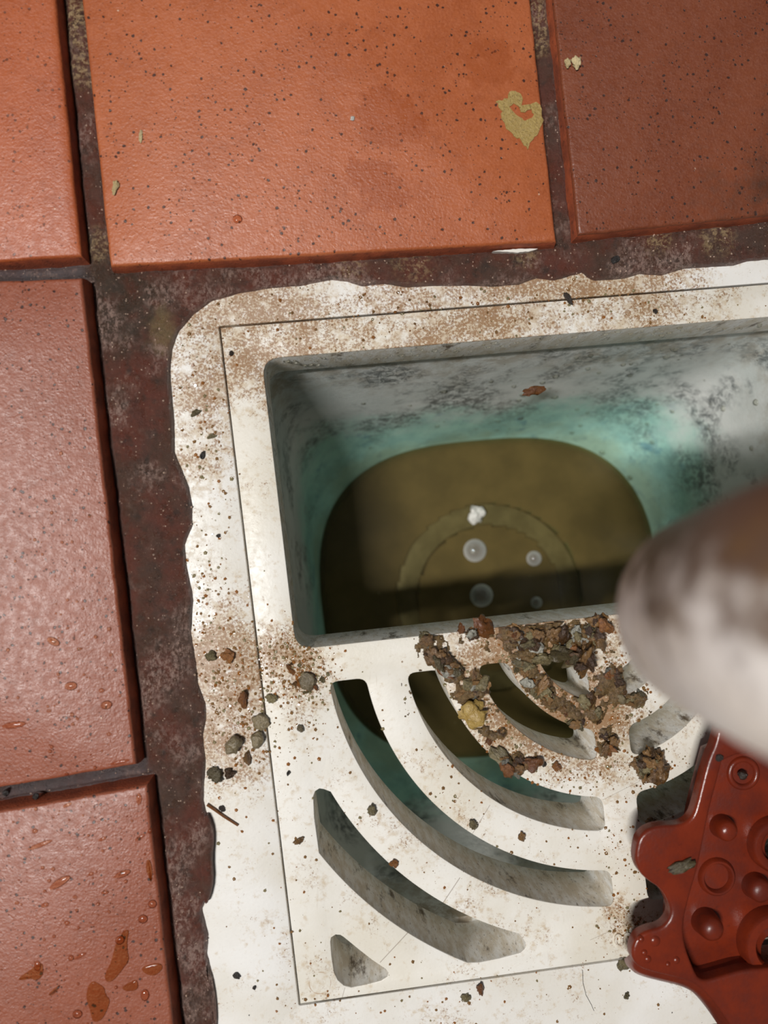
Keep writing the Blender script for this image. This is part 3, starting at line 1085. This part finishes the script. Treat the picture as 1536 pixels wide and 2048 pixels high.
# ------------------------------------------------------------------ white pipe end
PE = Vector(P(1424, 1226, .105))
dv = _f * FPX + _r * (1021 - 768) + _u * (1024 - 1205)
ax = -Vector(dv).normalized()
RP = .0189
pipe = None
NP = 56
rt_ax = (Vector((1, -.1, 0)) - ax * Vector((1, -.1, 0)).dot(ax)).normalized()
path = []                                            # centre, direction along the pipe
for h in (0, .002, .005, .01, .02, .035, .05):
    path.append((PE + ax * h, ax))
bc, BR = PE + ax * .05 + rt_ax * .03, .03  # unseen bend, shaped to keep the pipe's shadow and reflection out of view
for k in range(1, 9):
    a = math.pi / 2 * k / 8
    path.append((bc - rt_ax * BR * math.cos(a) + ax * BR * math.sin(a), (ax * math.cos(a) + rt_ax * math.sin(a)).normalized()))
path.append((path[-1][0] + rt_ax * .30, rt_ax))
bn = ax.cross(rt_ax).normalized()
prof = [(k, 1.0) for k in range(len(path))]
rad = [RP - .0016, RP - .0006, RP - .0001, RP] + [RP] * (len(path) - 4)
V, F = [], []
loops_ = [(path[k], rad[k]) for k in range(len(path))]
inner = [(path[k], RP - .0034) for k in range(len(path))]
for (c_, d_), r in [inner[3], ((PE + ax * .0005, ax), RP - .0029)] + loops_ + [inner[-1]]:
    s_ = bn.cross(d_).normalized()
    for i in range(NP):
        a = 2 * math.pi * i / NP
        V.append(c_ + (bn * math.cos(a) + s_ * math.sin(a)) * r)
nl = len(V) // NP
for k in range(nl - 1):
    for i in range(NP):
        j = (i + 1) % NP
        F.append((k * NP + i, k * NP + j, (k + 1) * NP + j, (k + 1) * NP + i))
pipe = mesh_obj('drain_pipe', V, F, M['pipe'], None, PE, True, 60)
fix_normals(pipe.data)
tag(pipe, 'dirty white plastic pipe end hanging blurred above the drain', 'pipe')

# ------------------------------------------------------------------ scraps and crumbs
def chunk_mesh(name, seed, flat=.6, jag=.5, sub=2):
    bm = bmesh.new()
    bmesh.ops.create_icosphere(bm, subdivisions=sub, radius=1)
    rs = random.Random(seed)
    off = Vector((rs.uniform(-9, 9), rs.uniform(-9, 9), rs.uniform(-9, 9)))
    sx, sy = rs.uniform(.7, 1.2), rs.uniform(.6, 1.0)
    for v in bm.verts:
        k = 1 + jag * mnoise.noise(v.co * 1.2 + off) + jag * .5 * mnoise.noise(v.co * 3.1 + off) + jag * .22 * mnoise.noise(v.co * 7 + off)
        v.co = Vector((v.co.x * k * sx, v.co.y * k * sy, v.co.z * k * flat))
    zmin = min(v.co.z for v in bm.verts)
    for v in bm.verts: v.co.z = v.co.z - zmin - .08
    me = bpy.data.meshes.new(name)
    bm.to_mesh(me); bm.free()
    me.polygons.foreach_set('use_smooth', [True] * len(me.polygons))
    me.set_sharp_from_angle(angle=math.radians(75))
    return me


CH = {}
for mt in ('brown', 'olive', 'grey', 'rust', 'pebble', 'black', 'beige', 'white', 'mustard'):
    CH[mt] = []
    for k in range(5):
        me = chunk_mesh('scrap', hash((len(CH), k)) & 0xffff, random.uniform(.3, .7), .8 if mt not in ('pebble', 'black') else .35, 3)
        me.materials.append(M[mt])
        CH[mt].append(me)


def scrap(name, px, py, size, mt, label, group=None, z=ZF, sx=1.0, rot=None, tilt=.3, cat='food scrap', up=0.0, k=None):
    q = P(px, py, z)
    o = bpy.data.objects.new(name, CH[mt][random.randrange(5) if k is None else k])
    C.objects.link(o)
    o.location = (q.x, q.y, z + up)
    o.scale = (size * sx, size, size)
    o.rotation_euler = (random.uniform(-tilt, tilt), random.uniform(-tilt, tilt), random.uniform(0, 6.28) if rot is None else rot)
    return tag(o, label, cat, group)


MIX1 = ['brown'] * 8 + ['olive'] * 6 + ['grey'] * 3 + ['rust'] * 1
heaps = [
    # centres (px), spread px, count, size range (m), label, group
    ([(850, 1288), (870, 1310), (895, 1335), (915, 1352), (938, 1372), (950, 1385), (925, 1390), (885, 1318), (955, 1362), (860, 1275)], 13, 46, (.0013, .0030), 'wet brown scrap in the slanting clump left of the inner slots', 'scraps in the clump left of the inner slots'),
    ([(1018, 1268), (1030, 1285), (1055, 1278), (1062, 1260), (1075, 1295)], 14, 24, (.0013, .0032), 'wet grey-brown scrap along the bar, left part of the big heap', 'scraps in the left part of the big heap'),
    ([(1095, 1262), (1110, 1240), (1120, 1275), (1140, 1290), (1150, 1262), (1175, 1262), (1190, 1250), (1125, 1310), (1145, 1318), (1165, 1300), (1180, 1275), (1120, 1335)], 14, 62, (.0014, .0034), 'wet dark scrap piled in the big heap beside the pipe', 'scraps in the big heap beside the pipe'),
    ([(1045, 1325), (1062, 1340), (1080, 1365), (1060, 1368), (1090, 1375), (1040, 1310)], 13, 22, (.0011, .0026), 'wet brown scrap on the strip between the two innermost slots', 'scraps between the two innermost slots'),
    ([(1095, 1395), (1115, 1408), (1135, 1415), (1150, 1430), (1170, 1405), (1160, 1390), (1190, 1430), (1150, 1445)], 11, 28, (.0011, .0027), 'wet flake of scrap below the innermost slot', 'scraps below the innermost slot'),
    ([(1205, 1380), (1225, 1350), (1240, 1372), (1262, 1392), (1275, 1400), (1230, 1395), (1215, 1360)], 12, 26, (.0010, .0025), 'wet scrap scattered right of the innermost slot under the pipe', 'scraps right of the innermost slot'),
    ([(1208, 1465), (1215, 1490), (1225, 1478), (1204, 1500)], 8, 12, (.0012, .0026), 'glossy rust-brown scrap on the web beside the second slot', 'scraps on the web beside the second slot'),
    ([(1003, 1518), (1020, 1530), (1035, 1520), (1015, 1540), (1040, 1535)], 9, 18, (.0014, .0030), 'wet brown scrap in the clump hanging over the middle slot', 'scraps in the clump over the middle slot'),
    ([(1285, 1490), (1292, 1515), (1280, 1530), (1305, 1535), (1315, 1520), (1290, 1545)], 9, 24, (.0016, .0034), 'muddy brown scrap in the clump blocking the slot under the pipe', 'scraps blocking the slot under the pipe'),
    ([(930, 1262), (942, 1268), (925, 1254), (950, 1262)], 6, 9, (.0012, .0022), 'small wet brown scrap at the rim of the opening', 'scraps at the rim of the opening'),
    ([(590, 1335), (605, 1320), (628, 1340), (600, 1365), (650, 1350), (578, 1378), (620, 1380)], 14, 16, (.0005, .0013), 'tiny olive crumb on the grate corner below the opening', 'olive crumbs on the grate corner'),
    ([(1290, 1632), (1300, 1640), (1310, 1645)], 6, 8, (.0014, .0026), 'wet brown scrap in the slot end beside the red tab', 'scraps in the slot end beside the mat'),
    ([(968, 1462), (985, 1470), (1002, 1466)], 7, 8, (.0010, .0022), 'small olive-brown scrap on the band above the hanging clump', 'small scraps above the hanging clump'),
]
hole_list = holes


def over_hole(x, y):
    return any(inside(h, x, y) for h in hole_list)


for cs, sp, n, (s0, s1), lab, grp in heaps:
    placed = []
    for i in range(n):
        for _ in range(12):
            c = random.choice(cs)
            px, py = c[0] + random.gauss(0, sp * .6), c[1] + random.gauss(0, sp * .6)
            w = P(px, py, ZF)
            if not over_hole(w.x, w.y) or random.random() < .06: break
        size = random.uniform(s0, s1) * random.choice((.55, .7, .75, .95))
        upz = 0.0
        for (qx, qy, qs, qz) in placed:
            dd = math.hypot(w.x - qx, w.y - qy)
            if dd < (size + qs) * .55: upz = max(upz, qz + qs * .42)
        upz = min(upz, .0058)
        placed.append((w.x, w.y, size, upz))
        mt = random.choice(MIX1)
        if 'olive' in lab: mt = random.choice(['olive', 'olive', 'rust', 'brown'])
        if 'rust' in lab: mt = random.choice(['rust', 'brown', 'brown'])
        if 'muddy' in lab: mt = random.choice(['brown', 'olive', 'brown'])
        words = lab.split(' ')
        rest = ' '.join(words[[k for k, w_ in enumerate(words) if w_ in ('scrap', 'flake', 'crumb')][0]:])
        cname = {'brown': 'brown', 'olive': 'olive', 'grey': 'grey', 'rust': 'amber'}[mt]
        sname = 'larger' if size > (s0 + s1) * .5 * .85 else ('tiny' if size < (s0 + s1) * .5 * .6 else 'small')
        shp = random.choice((1, 1, 1.3, 1.8))
        if shp > 1.5: sname += ' long'
        wet = 'buried ' if upz == 0 and i < n * .3 else ''
        lab1 = f"{sname} {cname} {'top ' if upz > .003 else ''}{rest}"
        scrap('food_scrap', px, py, size, mt, lab1, grp, sx=shp, up=upz, tilt=.7)

# wet sludge the scraps are stuck in
def make_sludge():
    V, F = [], []
    st = .0005
    for cs, sp, n, _, lab, _g in heaps:
        if 'olive crumb' in lab: continue
        k = .00026 * sp
        pts = [P(x, y, ZF) for x, y in cs]
        x0, x1 = min(p.x for p in pts) - 2.4 * k, max(p.x for p in pts) + 2.4 * k
        y0, y1 = min(p.y for p in pts) - 2.4 * k, max(p.y for p in pts) + 2.4 * k
        xs, ys = np.arange(x0, x1, st), np.arange(y0, y1, st)
        idx = {}
        for a, x in enumerate(xs):
            for b, y in enumerate(ys):
                h = max(math.exp(-((x - p.x) ** 2 + (y - p.y) ** 2) / (k * k) * 1.1) for p in pts)
                w = h + .55 * mnoise.fractal(Vector((x * 420, y * 420, 2.2)), .8, 2.1, 4) - .26
                if w > -.06 and not over_hole(x, y):
                    idx[(a, b)] = len(V)
                    V.append((x, y, ZF - .0002 + max(0, min(1, w * 1.6)) ** .6 * .0021 * (1 + .5 * mnoise.noise(Vector((x * 900, y * 900, 5))))))
        for (a, b), i in idx.items():
            q = [idx.get((a + 1, b)), idx.get((a + 1, b + 1)), idx.get((a, b + 1))]
            if None not in q: F.append((i, *q))
    o = mesh_obj('sludge', V, F, [M['sludge']], None, (0, 0, ZF), True, 0)
    tag(o, 'wet brown sludge smeared under the scraps around the inner slots', 'sludge', kind='stuff')


make_sludge()

# single pieces one can tell apart
S = scrap
S('food_flake', 962, 1250, .0034, 'rust', 'upright orange-brown flake at the lower edge of the opening', tilt=.6, up=.0005)
S('food_flake', 943, 1424, .0048, 'mustard', 'flat yellowish flake below the slanting clump', tilt=.05, k=1)
S('crumb', 1064, 1524, .0024, 'rust', 'round orange-brown crumb right of the clump over the middle slot', cat='crumb')
S('crumb', 1112, 1531, .0013, 'rust', 'tiny orange-brown crumb below the inner slot, by itself', cat='crumb')
S('crumb', 1088, 1528, .0009, 'black', 'tiny black crumb between two orange-brown crumbs', cat='crumb')
S('pellet', 467, 1486, .0033, 'pebble', 'largest grey-brown pellet on the rim, left of the seam', cat='pellet', tilt=.1)
S('pellet', 516, 1476, .0029, 'pebble', 'grey-brown oval pellet lying against the grate seam', cat='pellet', tilt=.1)
S('pellet', 521, 1442, .0028, 'pebble', 'curled grey-brown pellet on the grate seam, topmost of three', cat='pellet', tilt=.1)
S('crumb', 1240, 1394, .002, 'pebble', 'pale grey crumb on the grate below the pipe', cat='crumb')
S('crumb', 946, 1648, .0016, 'olive', 'small olive crumb on the band between the two long slots', cat='crumb')
S('crumb', 745, 1619, .0017, 'olive', 'small olive crumb beside the longest slot', cat='crumb')
S('crumb', 1042, 1672, .0014, 'brown', 'small brown crumb on the band below the middle slot', cat='crumb')
S('crumb', 598, 1680, .0014, 'brown', 'small brown crumb left of the outermost slot', cat='crumb')
S('crumb', 788, 1725, .0012, 'rust', 'tiny rust crumb between the two outer slots', cat='crumb')
S('crumb', 960, 1975, .0017, 'rust', 'brown crumb near the bottom seam of the grate', cat='crumb')
S('crumb', 930, 1992, .0014, 'olive', 'olive crumb lying on the bottom seam of the grate', cat='crumb')
S('crumb', 474, 1950, .0011, 'black', 'black seed-like crumb on the lower left rim', cat='crumb', sx=1.6)
S('crumb', 509, 1975, .0008, 'black', 'tiny black crumb right of the black seed-like crumb', cat='crumb')
S('crumb', 444, 1617, .0011, 'black', 'black crumb on the rim beside the thin twig', cat='crumb')
S('crumb', 577, 1545, .0008, 'black', 'tiny black crumb right of the seam below the pellets', cat='crumb', sx=1.5)
S('crumb', 437, 1072, .0009, 'black', 'tiny black crumb on the left rim beside the grout bulge', cat='crumb')
S('crumb', 404, 911, .0010, 'black', 'thin black crumb on the left rim above the grout bulge', cat='crumb', sx=2)
S('crumb', 463, 707, .0008, 'black', 'black crumb just inside the top left grate corner', cat='crumb')
S('crumb', 1136, 598, .0013, 'black', 'black crumb on the seam of the upper rim', cat='crumb', sx=1.6)
S('crumb', 1310, 623, .0012, 'black', 'thin dark crumb on the upper bar of the grate', cat='crumb', sx=.5)
S('crumb', 423, 1312, .0016, 'olive', 'flat olive crumb on the rim beside the grout, upper left of the pellets', cat='crumb')
S('crumb', 458, 1312, .0018, 'rust', 'olive-brown crumb on the rim near the seam, right of the flat olive one', cat='crumb')
S('crumb', 430, 1548, .0024, 'olive', 'pale olive crumb at the grout edge below the pellets', cat='crumb')
S('crumb', 460, 1548, .0019, 'brown', 'ragged brown crumb right of the pale olive crumb', cat='crumb')
S('crumb', 495, 1516, .0017, 'brown', 'flat brown crumb below the oval pellet', cat='crumb')
S('crumb', 487, 1395, .0015, 'rust', 'small rust-red crumb on the rim above the pellets', cat='crumb', sx=1.5)
S('crumb', 545, 1397, .0017, 'olive', 'olive crumb right of the seam above the curled pellet', cat='crumb')
S('crumb', 600, 1457, .0014, 'pebble', 'grey crumb on the grate between the seam and the longest slot', cat='crumb')
S('crumb', 615, 1362, .0030, 'pebble', 'greyish crumb among the olive crumbs on the grate corner', cat='crumb', tilt=.1)
S('crumb', 391, 826, .0013, 'olive', 'olive crumb at the left rim near the grout', cat='crumb')
S('crumb', 423, 873, .0011, 'olive', 'small olive crumb on the left rim below the first', cat='crumb')
S('crumb', 1253, 1990, .0014, 'olive', 'brown crumb below the raised digits by the mat', cat='crumb')
S('crumb', 1245, 1925, .0020, 'olive', 'greenish smear of scrap left of the lower red tab', cat='crumb', tilt=.05)
S('food_flake', 1360, 1730, .0018, 'olive', 'olive-grey flake lying on the red mat tab', z=ZM, sx=2.2, rot=.5, tilt=.1)
S('food_scrap', 1480, 1545, .0020, 'black', 'black scrap caught in the ring of the red mat', z=ZR + .0006)
S('food_scrap', 1438, 1516, .0013, 'black', 'small black scrap on the upper edge of the red mat', z=ZM)
S('rice_grain', 232, 373, .0009, 'beige', 'pale grain of rice on the tile near its left edge', z=0, sx=3.2, rot=1.45, tilt=.05, cat='grain')
S('rice_grain', 282, 272, .0006, 'beige', 'tiny pale husk on the tile above the rice grain', z=0, sx=3, rot=1.5, tilt=.05, cat='grain')
S('beige_flake', 1135, 130, .0014, 'beige', 'pale flake on the dark upper right tile, left of a pair', z=0, tilt=.05, cat='flake', k=2)
S('beige_flake', 1152, 130, .0019, 'beige', 'larger pale flake on the dark upper right tile, right of a pair', z=0, tilt=.05, cat='flake', k=2)
S('beige_flake', 705, 238, .0008, 'white', 'tiny white fleck in the middle of the orange tile', z=0, tilt=.05, cat='flake')
S('food_scrap', 1065, 783, .0020, 'rust', 'small brown scrap stuck high on the back wall of the basin', z=-.05, sx=1.7, tilt=.2)
S('white_scrap', 950, 1028, .0042, 'white', 'bright white scrap floating over the grey ring', z=ZW, sx=1.3, rot=.2, tilt=.05, cat='scrap')
S('dark_pebble', 1230, 519, .0016, 'black', 'dark pebble set in the grout above the rim', z=-.0055, cat='pebble')
S('dark_pebble', 15, 1582, .0014, 'black', 'dark pebble in the left cross joint, nearest the picture edge', z=-.0052, cat='pebble')
S('dark_pebble', 72, 1590, .0014, 'black', 'dark pebble in the left cross joint, right of another', z=-.0052, cat='pebble')


def stick(name, pts, r, mat, label, cat):
    V, F = [], []
    n = 6
    for k, p in enumerate(pts):
        p = Vector(p)
        d = (Vector(pts[min(k + 1, len(pts) - 1)]) - Vector(pts[max(k - 1, 0)])).normalized()
        s = d.cross(Vector((0, 0, 1))).normalized(); u = s.cross(d)
        rr = r * (1 - .35 * k / len(pts))
        for i in range(n):
            a = 2 * math.pi * i / n
            V.append(p + (s * math.cos(a) + u * math.sin(a)) * rr)
    for k in range(len(pts) - 1):
        for i in range(n):
            j = (i + 1) % n
            F.append((k * n + i, k * n + j, (k + 1) * n + j, (k + 1) * n + i))
    F.append(tuple(range(n))); F.append(tuple((len(pts) - 1) * n + i for i in range(n)))
    o = mesh_obj(name, V, F, mat, None, pts[0], True, 50)
    fix_normals(o.data)
    return tag(o, label, cat)


zt = ZF + .0005
stick('twig', [P(414, 1609, zt), P(430, 1620, zt), P(448, 1633, zt), P(462, 1642, zt), P(476, 1651, zt)], .00055, M['rust'], 'thin reddish twig poking from the grout onto the rim', 'twig')
stick('hair', [P(1165, 1940, ZF + .0001), P(1166, 1965, ZF + .0001), P(1172, 1990, ZF + .0001), P(1183, 2010, ZF + .0001), P(1188, 2022, ZF + .0001)], .0001, M['black'], 'single dark hair across the bottom seam of the grate', 'hair')

# mustard-coloured residue on the orange tile
RES = [(991, 205), (1003, 200), (1015, 197), (1018, 185), (1028, 181), (1040, 190), (1045, 202), (1046, 214), (1058, 210), (1073, 205), (1080, 210), (1083, 225), (1085, 240), (1084, 252), (1073, 272), (1060, 287), (1055, 297), (1048, 290), (1033, 275), (1013, 257), (1003, 242), (1003, 225), (998, 215)]
RH = [(1019, 216), (1028, 208), (1036, 212), (1040, 224), (1050, 226), (1062, 220), (1068, 230), (1058, 240), (1046, 243), (1040, 234), (1030, 228)]
def ragged(pts, a, z=0.0):
    pol = resample([tuple(P(x, y, z)[:2]) for x, y in pts], .0008)
    return [(x + mnoise.noise(Vector((x * 700, y * 700, 4))) * a, y + mnoise.noise(Vector((x * 700, y * 700, 9))) * a) for x, y in pol]
me = plate_mesh('residue_patch', [ragged(RES, .0009), ragged(RH, .0007)], -.0001, .00035)
q = P(1040, 240)
tag(wrap('residue_patch', shift(me, q), M['residue'], None, q, True, 40), 'flaky mustard-yellow residue stuck to the right edge of the orange tile', 'residue')
CHIP = [(985, 503), (1010, 500), (1045, 498), (1075, 498), (1060, 503), (1035, 506)]
me = plate_mesh('white_chip', [ragged(CHIP, .0003, -.004)], -.0062, -.0036)
q = P(1030, 502, -.0062)
tag(wrap('white_chip', shift(me, q), M['white'], None, q, True, 40), 'sliver of white showing in the grout under the orange tile', 'chip')

# ------------------------------------------------------------------ water on the tiles
FILMS = [([(33, 1958), (60, 1940), (75, 1928), (85, 1925), (88, 1940), (84, 1955), (72, 1962), (60, 1957), (45, 1962)], 'flame-shaped puddle at the lower left picture edge'),
         ([(252, 1858), (260, 1862), (255, 1880), (256, 1905), (260, 1920), (245, 1940), (228, 1962), (212, 1965), (208, 1950), (222, 1925), (230, 1890), (240, 1870)], 'long puddle running down the lower left tile'),
         ([(185, 1960), (200, 1968), (210, 1975), (212, 1990), (222, 2000), (215, 2020), (205, 2040), (185, 2046), (180, 2020), (172, 2000), (174, 1975)], 'widest puddle on the lower left tile, below the long one'),
         ([(282, 1935), (300, 1928), (320, 1925), (328, 1935), (315, 1950), (300, 1952), (286, 1945)], 'flat puddle at the right edge of the lower left tile'),
         ([(242, 1975), (262, 1962), (275, 1958), (278, 1975), (270, 1982), (250, 1983)], 'small triangular puddle left of the tile edge'),
         ([(293, 1718), (302, 1720), (306, 1745), (303, 1768), (297, 1755), (291, 1738)], 'narrow puddle along the top right edge of the lower left tile'),
         ([(94, 1990), (110, 1975), (122, 1968), (118, 1978), (104, 1992)], 'small slanting puddle low on the left tile')]
for pts, lab in FILMS:
    pol = smooth_poly([tuple(P(x, y)[:2]) for x, y in pts], 2)
    V, F = rings_solid(pol, [(.00032, -.0006), (.00026, -.0004), (.00014, -.00012), (-.00005, 0)], False)
    c = Vector((sum(v[0] for v in V) / len(V), sum(v[1] for v in V) / len(V), 0))
    tag(mesh_obj('puddle', V, F, M['film'], None, c, True, 0), lab, 'puddle', 'puddles on the tiles')

DROPS = [(107, 1283, 14, 8, -.5), (142, 1372, 13, 9, .1), (213, 1410, 12, 9, .2), (28, 1450, 24, 7, .12), (203, 1381, 6, 5, 0), (98, 1422, 5, 4, 0), (158, 1298, 5, 4, 0), (240, 1524, 20, 4, .2),
         (80, 1690, 26, 5, .35), (120, 1765, 24, 8, .55), (245, 1748, 18, 7, .35), (90, 1810, 8, 5, .3), (210, 1785, 8, 4, .1), (305, 1808, 9, 9, 0), (286, 1838, 10, 9, 0), (134, 1846, 6, 5, 0), (70, 1662, 6, 5, 0),
         (135, 1610, 10, 4, .4), (205, 1678, 9, 4, .4), (280, 1675, 12, 4, .6), (290, 1990, 9, 12, 0), (155, 2028, 10, 9, 0), (160, 1912, 14, 4, .45), (240, 1880, 10, 9, .6), (75, 1932, 7, 11, 0), (142, 1916, 6, 6, 0),
         (182, 1748, 6, 4, .3), (300, 1662, 6, 5, .6), (278, 1598, 6, 12, 0), (150, 1794, 5, 4, 0), (34, 1806, 5, 4, 0), (218, 1468, 5, 4, 0), (620, 520, 4, 4, 0), (475, 438, 10, 9, 0)]
for i, (px, py, a, b, rt_) in enumerate(DROPS):
    k = .000158
    o = dome('water_drop', P(px, py), a * k, b * k, min(a, b) * k * .55, M['drop'], rt_, 16, 5, .00005)
    tag(o, f"{'large' if a * b > 95 else ('small' if a * b > 35 else 'tiny')} {'streak-like' if a > 2.2 * b else ('oval' if a > 1.25 * b else 'round')} water drop on the {'lower' if py > 1570 else 'middle'} left tile{', near its right edge' if px > 200 else (', near the picture edge' if px < 80 else '')}" if px < 340 else ('round water drop on the orange tile near its left edge' if py < 480 else 'tiny water drop at the lower edge of the orange tile'), 'water drop', 'water drops on the tiles' if px < 340 else None)


# ------------------------------------------------------------------ uncountable fine stuff
def grains(name, spots, n, rmin, rmax, mats, label, cat, z=ZF, hole=True, flat=.6):
    V, F, mi = [], [], []
    tot = sum(s[3] for s in spots)
    done = 0
    while done < n:
        r0 = random.random() * tot
        for s in spots:
            r0 -= s[3]
            if r0 <= 0: break
        px, py = random.gauss(s[0], s[2] if not isinstance(s[2], tuple) else s[2][0]), random.gauss(s[1], s[2] if not isinstance(s[2], tuple) else s[2][1])
        w = P(px, py, z)
        done += 1
        if hole:
            if over_hole(w.x, w.y): continue
            if not inside(lap, w.x, w.y): continue
        r = rmin + (rmax - rmin) * random.random() ** 2.6
        a0 = random.random() * 6.28
        b = len(V)
        m_ = 5
        for i in range(m_):
            a = a0 + 2 * math.pi * i / m_
            rr = r * random.uniform(.7, 1.25)
            V.append((w.x + rr * math.cos(a), w.y + rr * math.sin(a), z - .00003))
        for i in range(m_):
            a = a0 + 2 * math.pi * i / m_
            rr = r * random.uniform(.45, .75)
            V.append((w.x + rr * math.cos(a), w.y + rr * math.sin(a), z + r * flat * random.uniform(.7, 1.1)))
        k = random.randrange(len(mats))
        for i in range(m_):
            j = (i + 1) % m_
            F.append((b + i, b + j, b + m_ + j, b + m_ + i)); mi.append(k)
        F.append(tuple(b + m_ + i for i in range(m_))); mi.append(k)
    o = mesh_obj(name, V, F, mats, None, (0, 0, z), True, 60)
    o.data.polygons.foreach_set('material_index', mi)
    return tag(o, label, cat, kind='stuff')


grains('grit', [(600, 1345, 38, 5), (1080, 1330, 85, 9), (1230, 1400, 60, 5), (560, 1400, 60, 3), (450, 1360, (45, 90), 4), (470, 1480, 45, 2), (420, 1240, (30, 80), 2), (390, 1180, (20, 60), 1), (1000, 1460, 60, 3), (1150, 1540, 70, 3),
                (900, 1600, (200, 180), 3), (700, 630, (200, 40), 3), (1200, 600, (160, 25), 2), (400, 850, (35, 150), 2.5), (1265, 1850, 30, 2.0), (1240, 1720, 50, 1.5), (600, 1750, (60, 200), 1.5), (1000, 1990, (200, 40), 1.0), (570, 1300, 30, 2), (1330, 1560, 45, 2)],
       5200, .00012, .00075, [M['brown'], M['olive'], M['rust'], M['brown']], 'fine wet brown grit sprinkled over the white rim and grate', 'grit')

# fine drops sparkling on the basin's upper walls and the grate's edge
V, F = [], []
def drop_on(p, n_, r):
    n_ = Vector(n_).normalized(); s = n_.orthogonal().normalized(); t = n_.cross(s)
    b = len(V); m_ = 8
    for h, k in ((0, 1.0), (.35, .8), (.55, .45)):
        for i in range(m_):
            a = 2 * math.pi * i / m_
            V.append(Vector(p) + (s * math.cos(a) + t * math.sin(a)) * r * k + n_ * r * h)
    V.append(Vector(p) + n_ * r * .62)
    for k in range(2):
        for i in range(m_):
            j = (i + 1) % m_
            F.append((b + k * m_ + i, b + k * m_ + j, b + (k + 1) * m_ + j, b + (k + 1) * m_ + i))
    for i in range(m_):
        F.append((b + 2 * m_ + i, b + 2 * m_ + (i + 1) % m_, b + 3 * m_))


bmsh = bo.data
cands = []
bl_ = Vector(bo.matrix_world.translation) if bo.parent is None else drain.location + bo.location
for p in bmsh.polygons:
    c = p.center + drain.location
    lx, ly = Gi(c.x, c.y)
    if -.15 < c.z < -.033:
        if ly > 60 and -80 < lx < 102: cands.append((p, 1.0 if lx > -20 else .35))
        elif lx > 60 and ly > -20: cands.append((p, .5))
for _ in range(230):
    p, w_ = random.choice(cands)
    if random.random() > w_: continue
    c = p.center + drain.location
    nn_ = p.normal.copy()
    if nn_.z < 0: nn_ = -nn_
    drop_on(c + Vector((random.uniform(-.001, .001), random.uniform(-.0005, .0005), 0)), nn_, .0005 + .0014 * random.random() ** 3)
for _ in range(110):                                # on the side of the bar above the opening
    lx = random.uniform(-60, 100) if random.random() < .8 else random.uniform(-95, -40)
    x, y = G(lx, OP[3])
    drop_on((x, y, random.uniform(-.025, -.010)), (-EV[0], -EV[1], 0), .00045 + .0010 * random.random() ** 3)
o = mesh_obj('wall_droplets', V, F, M['cleardrop'], None, (0, 0, 0), True, 0)
tag(o, 'tiny clear droplets sparkling on the back wall of the drain', 'droplets', kind='stuff')

# glints on the lower left tile
V, F = [], []
for _ in range(230):
    if random.random() < .6: px, py = random.gauss(150, 90), random.gauss(1750, 150)
    else: px, py = random.gauss(130, 70), random.gauss(1250, 160)
    w = P(px, py)
    if any(inside(t, w.x, w.y) for t in TILE_POLYS[3:5]):
        drop_on((w.x, w.y, 0), (0, 0, 1), .00022 + .0005 * random.random() ** 3)
o = mesh_obj('tile_droplets', V, F, M['drop'], None, (0, 0, 0), True, 0)
tag(o, 'fine spray of tiny droplets over the two left-hand tiles', 'droplets', kind='stuff')
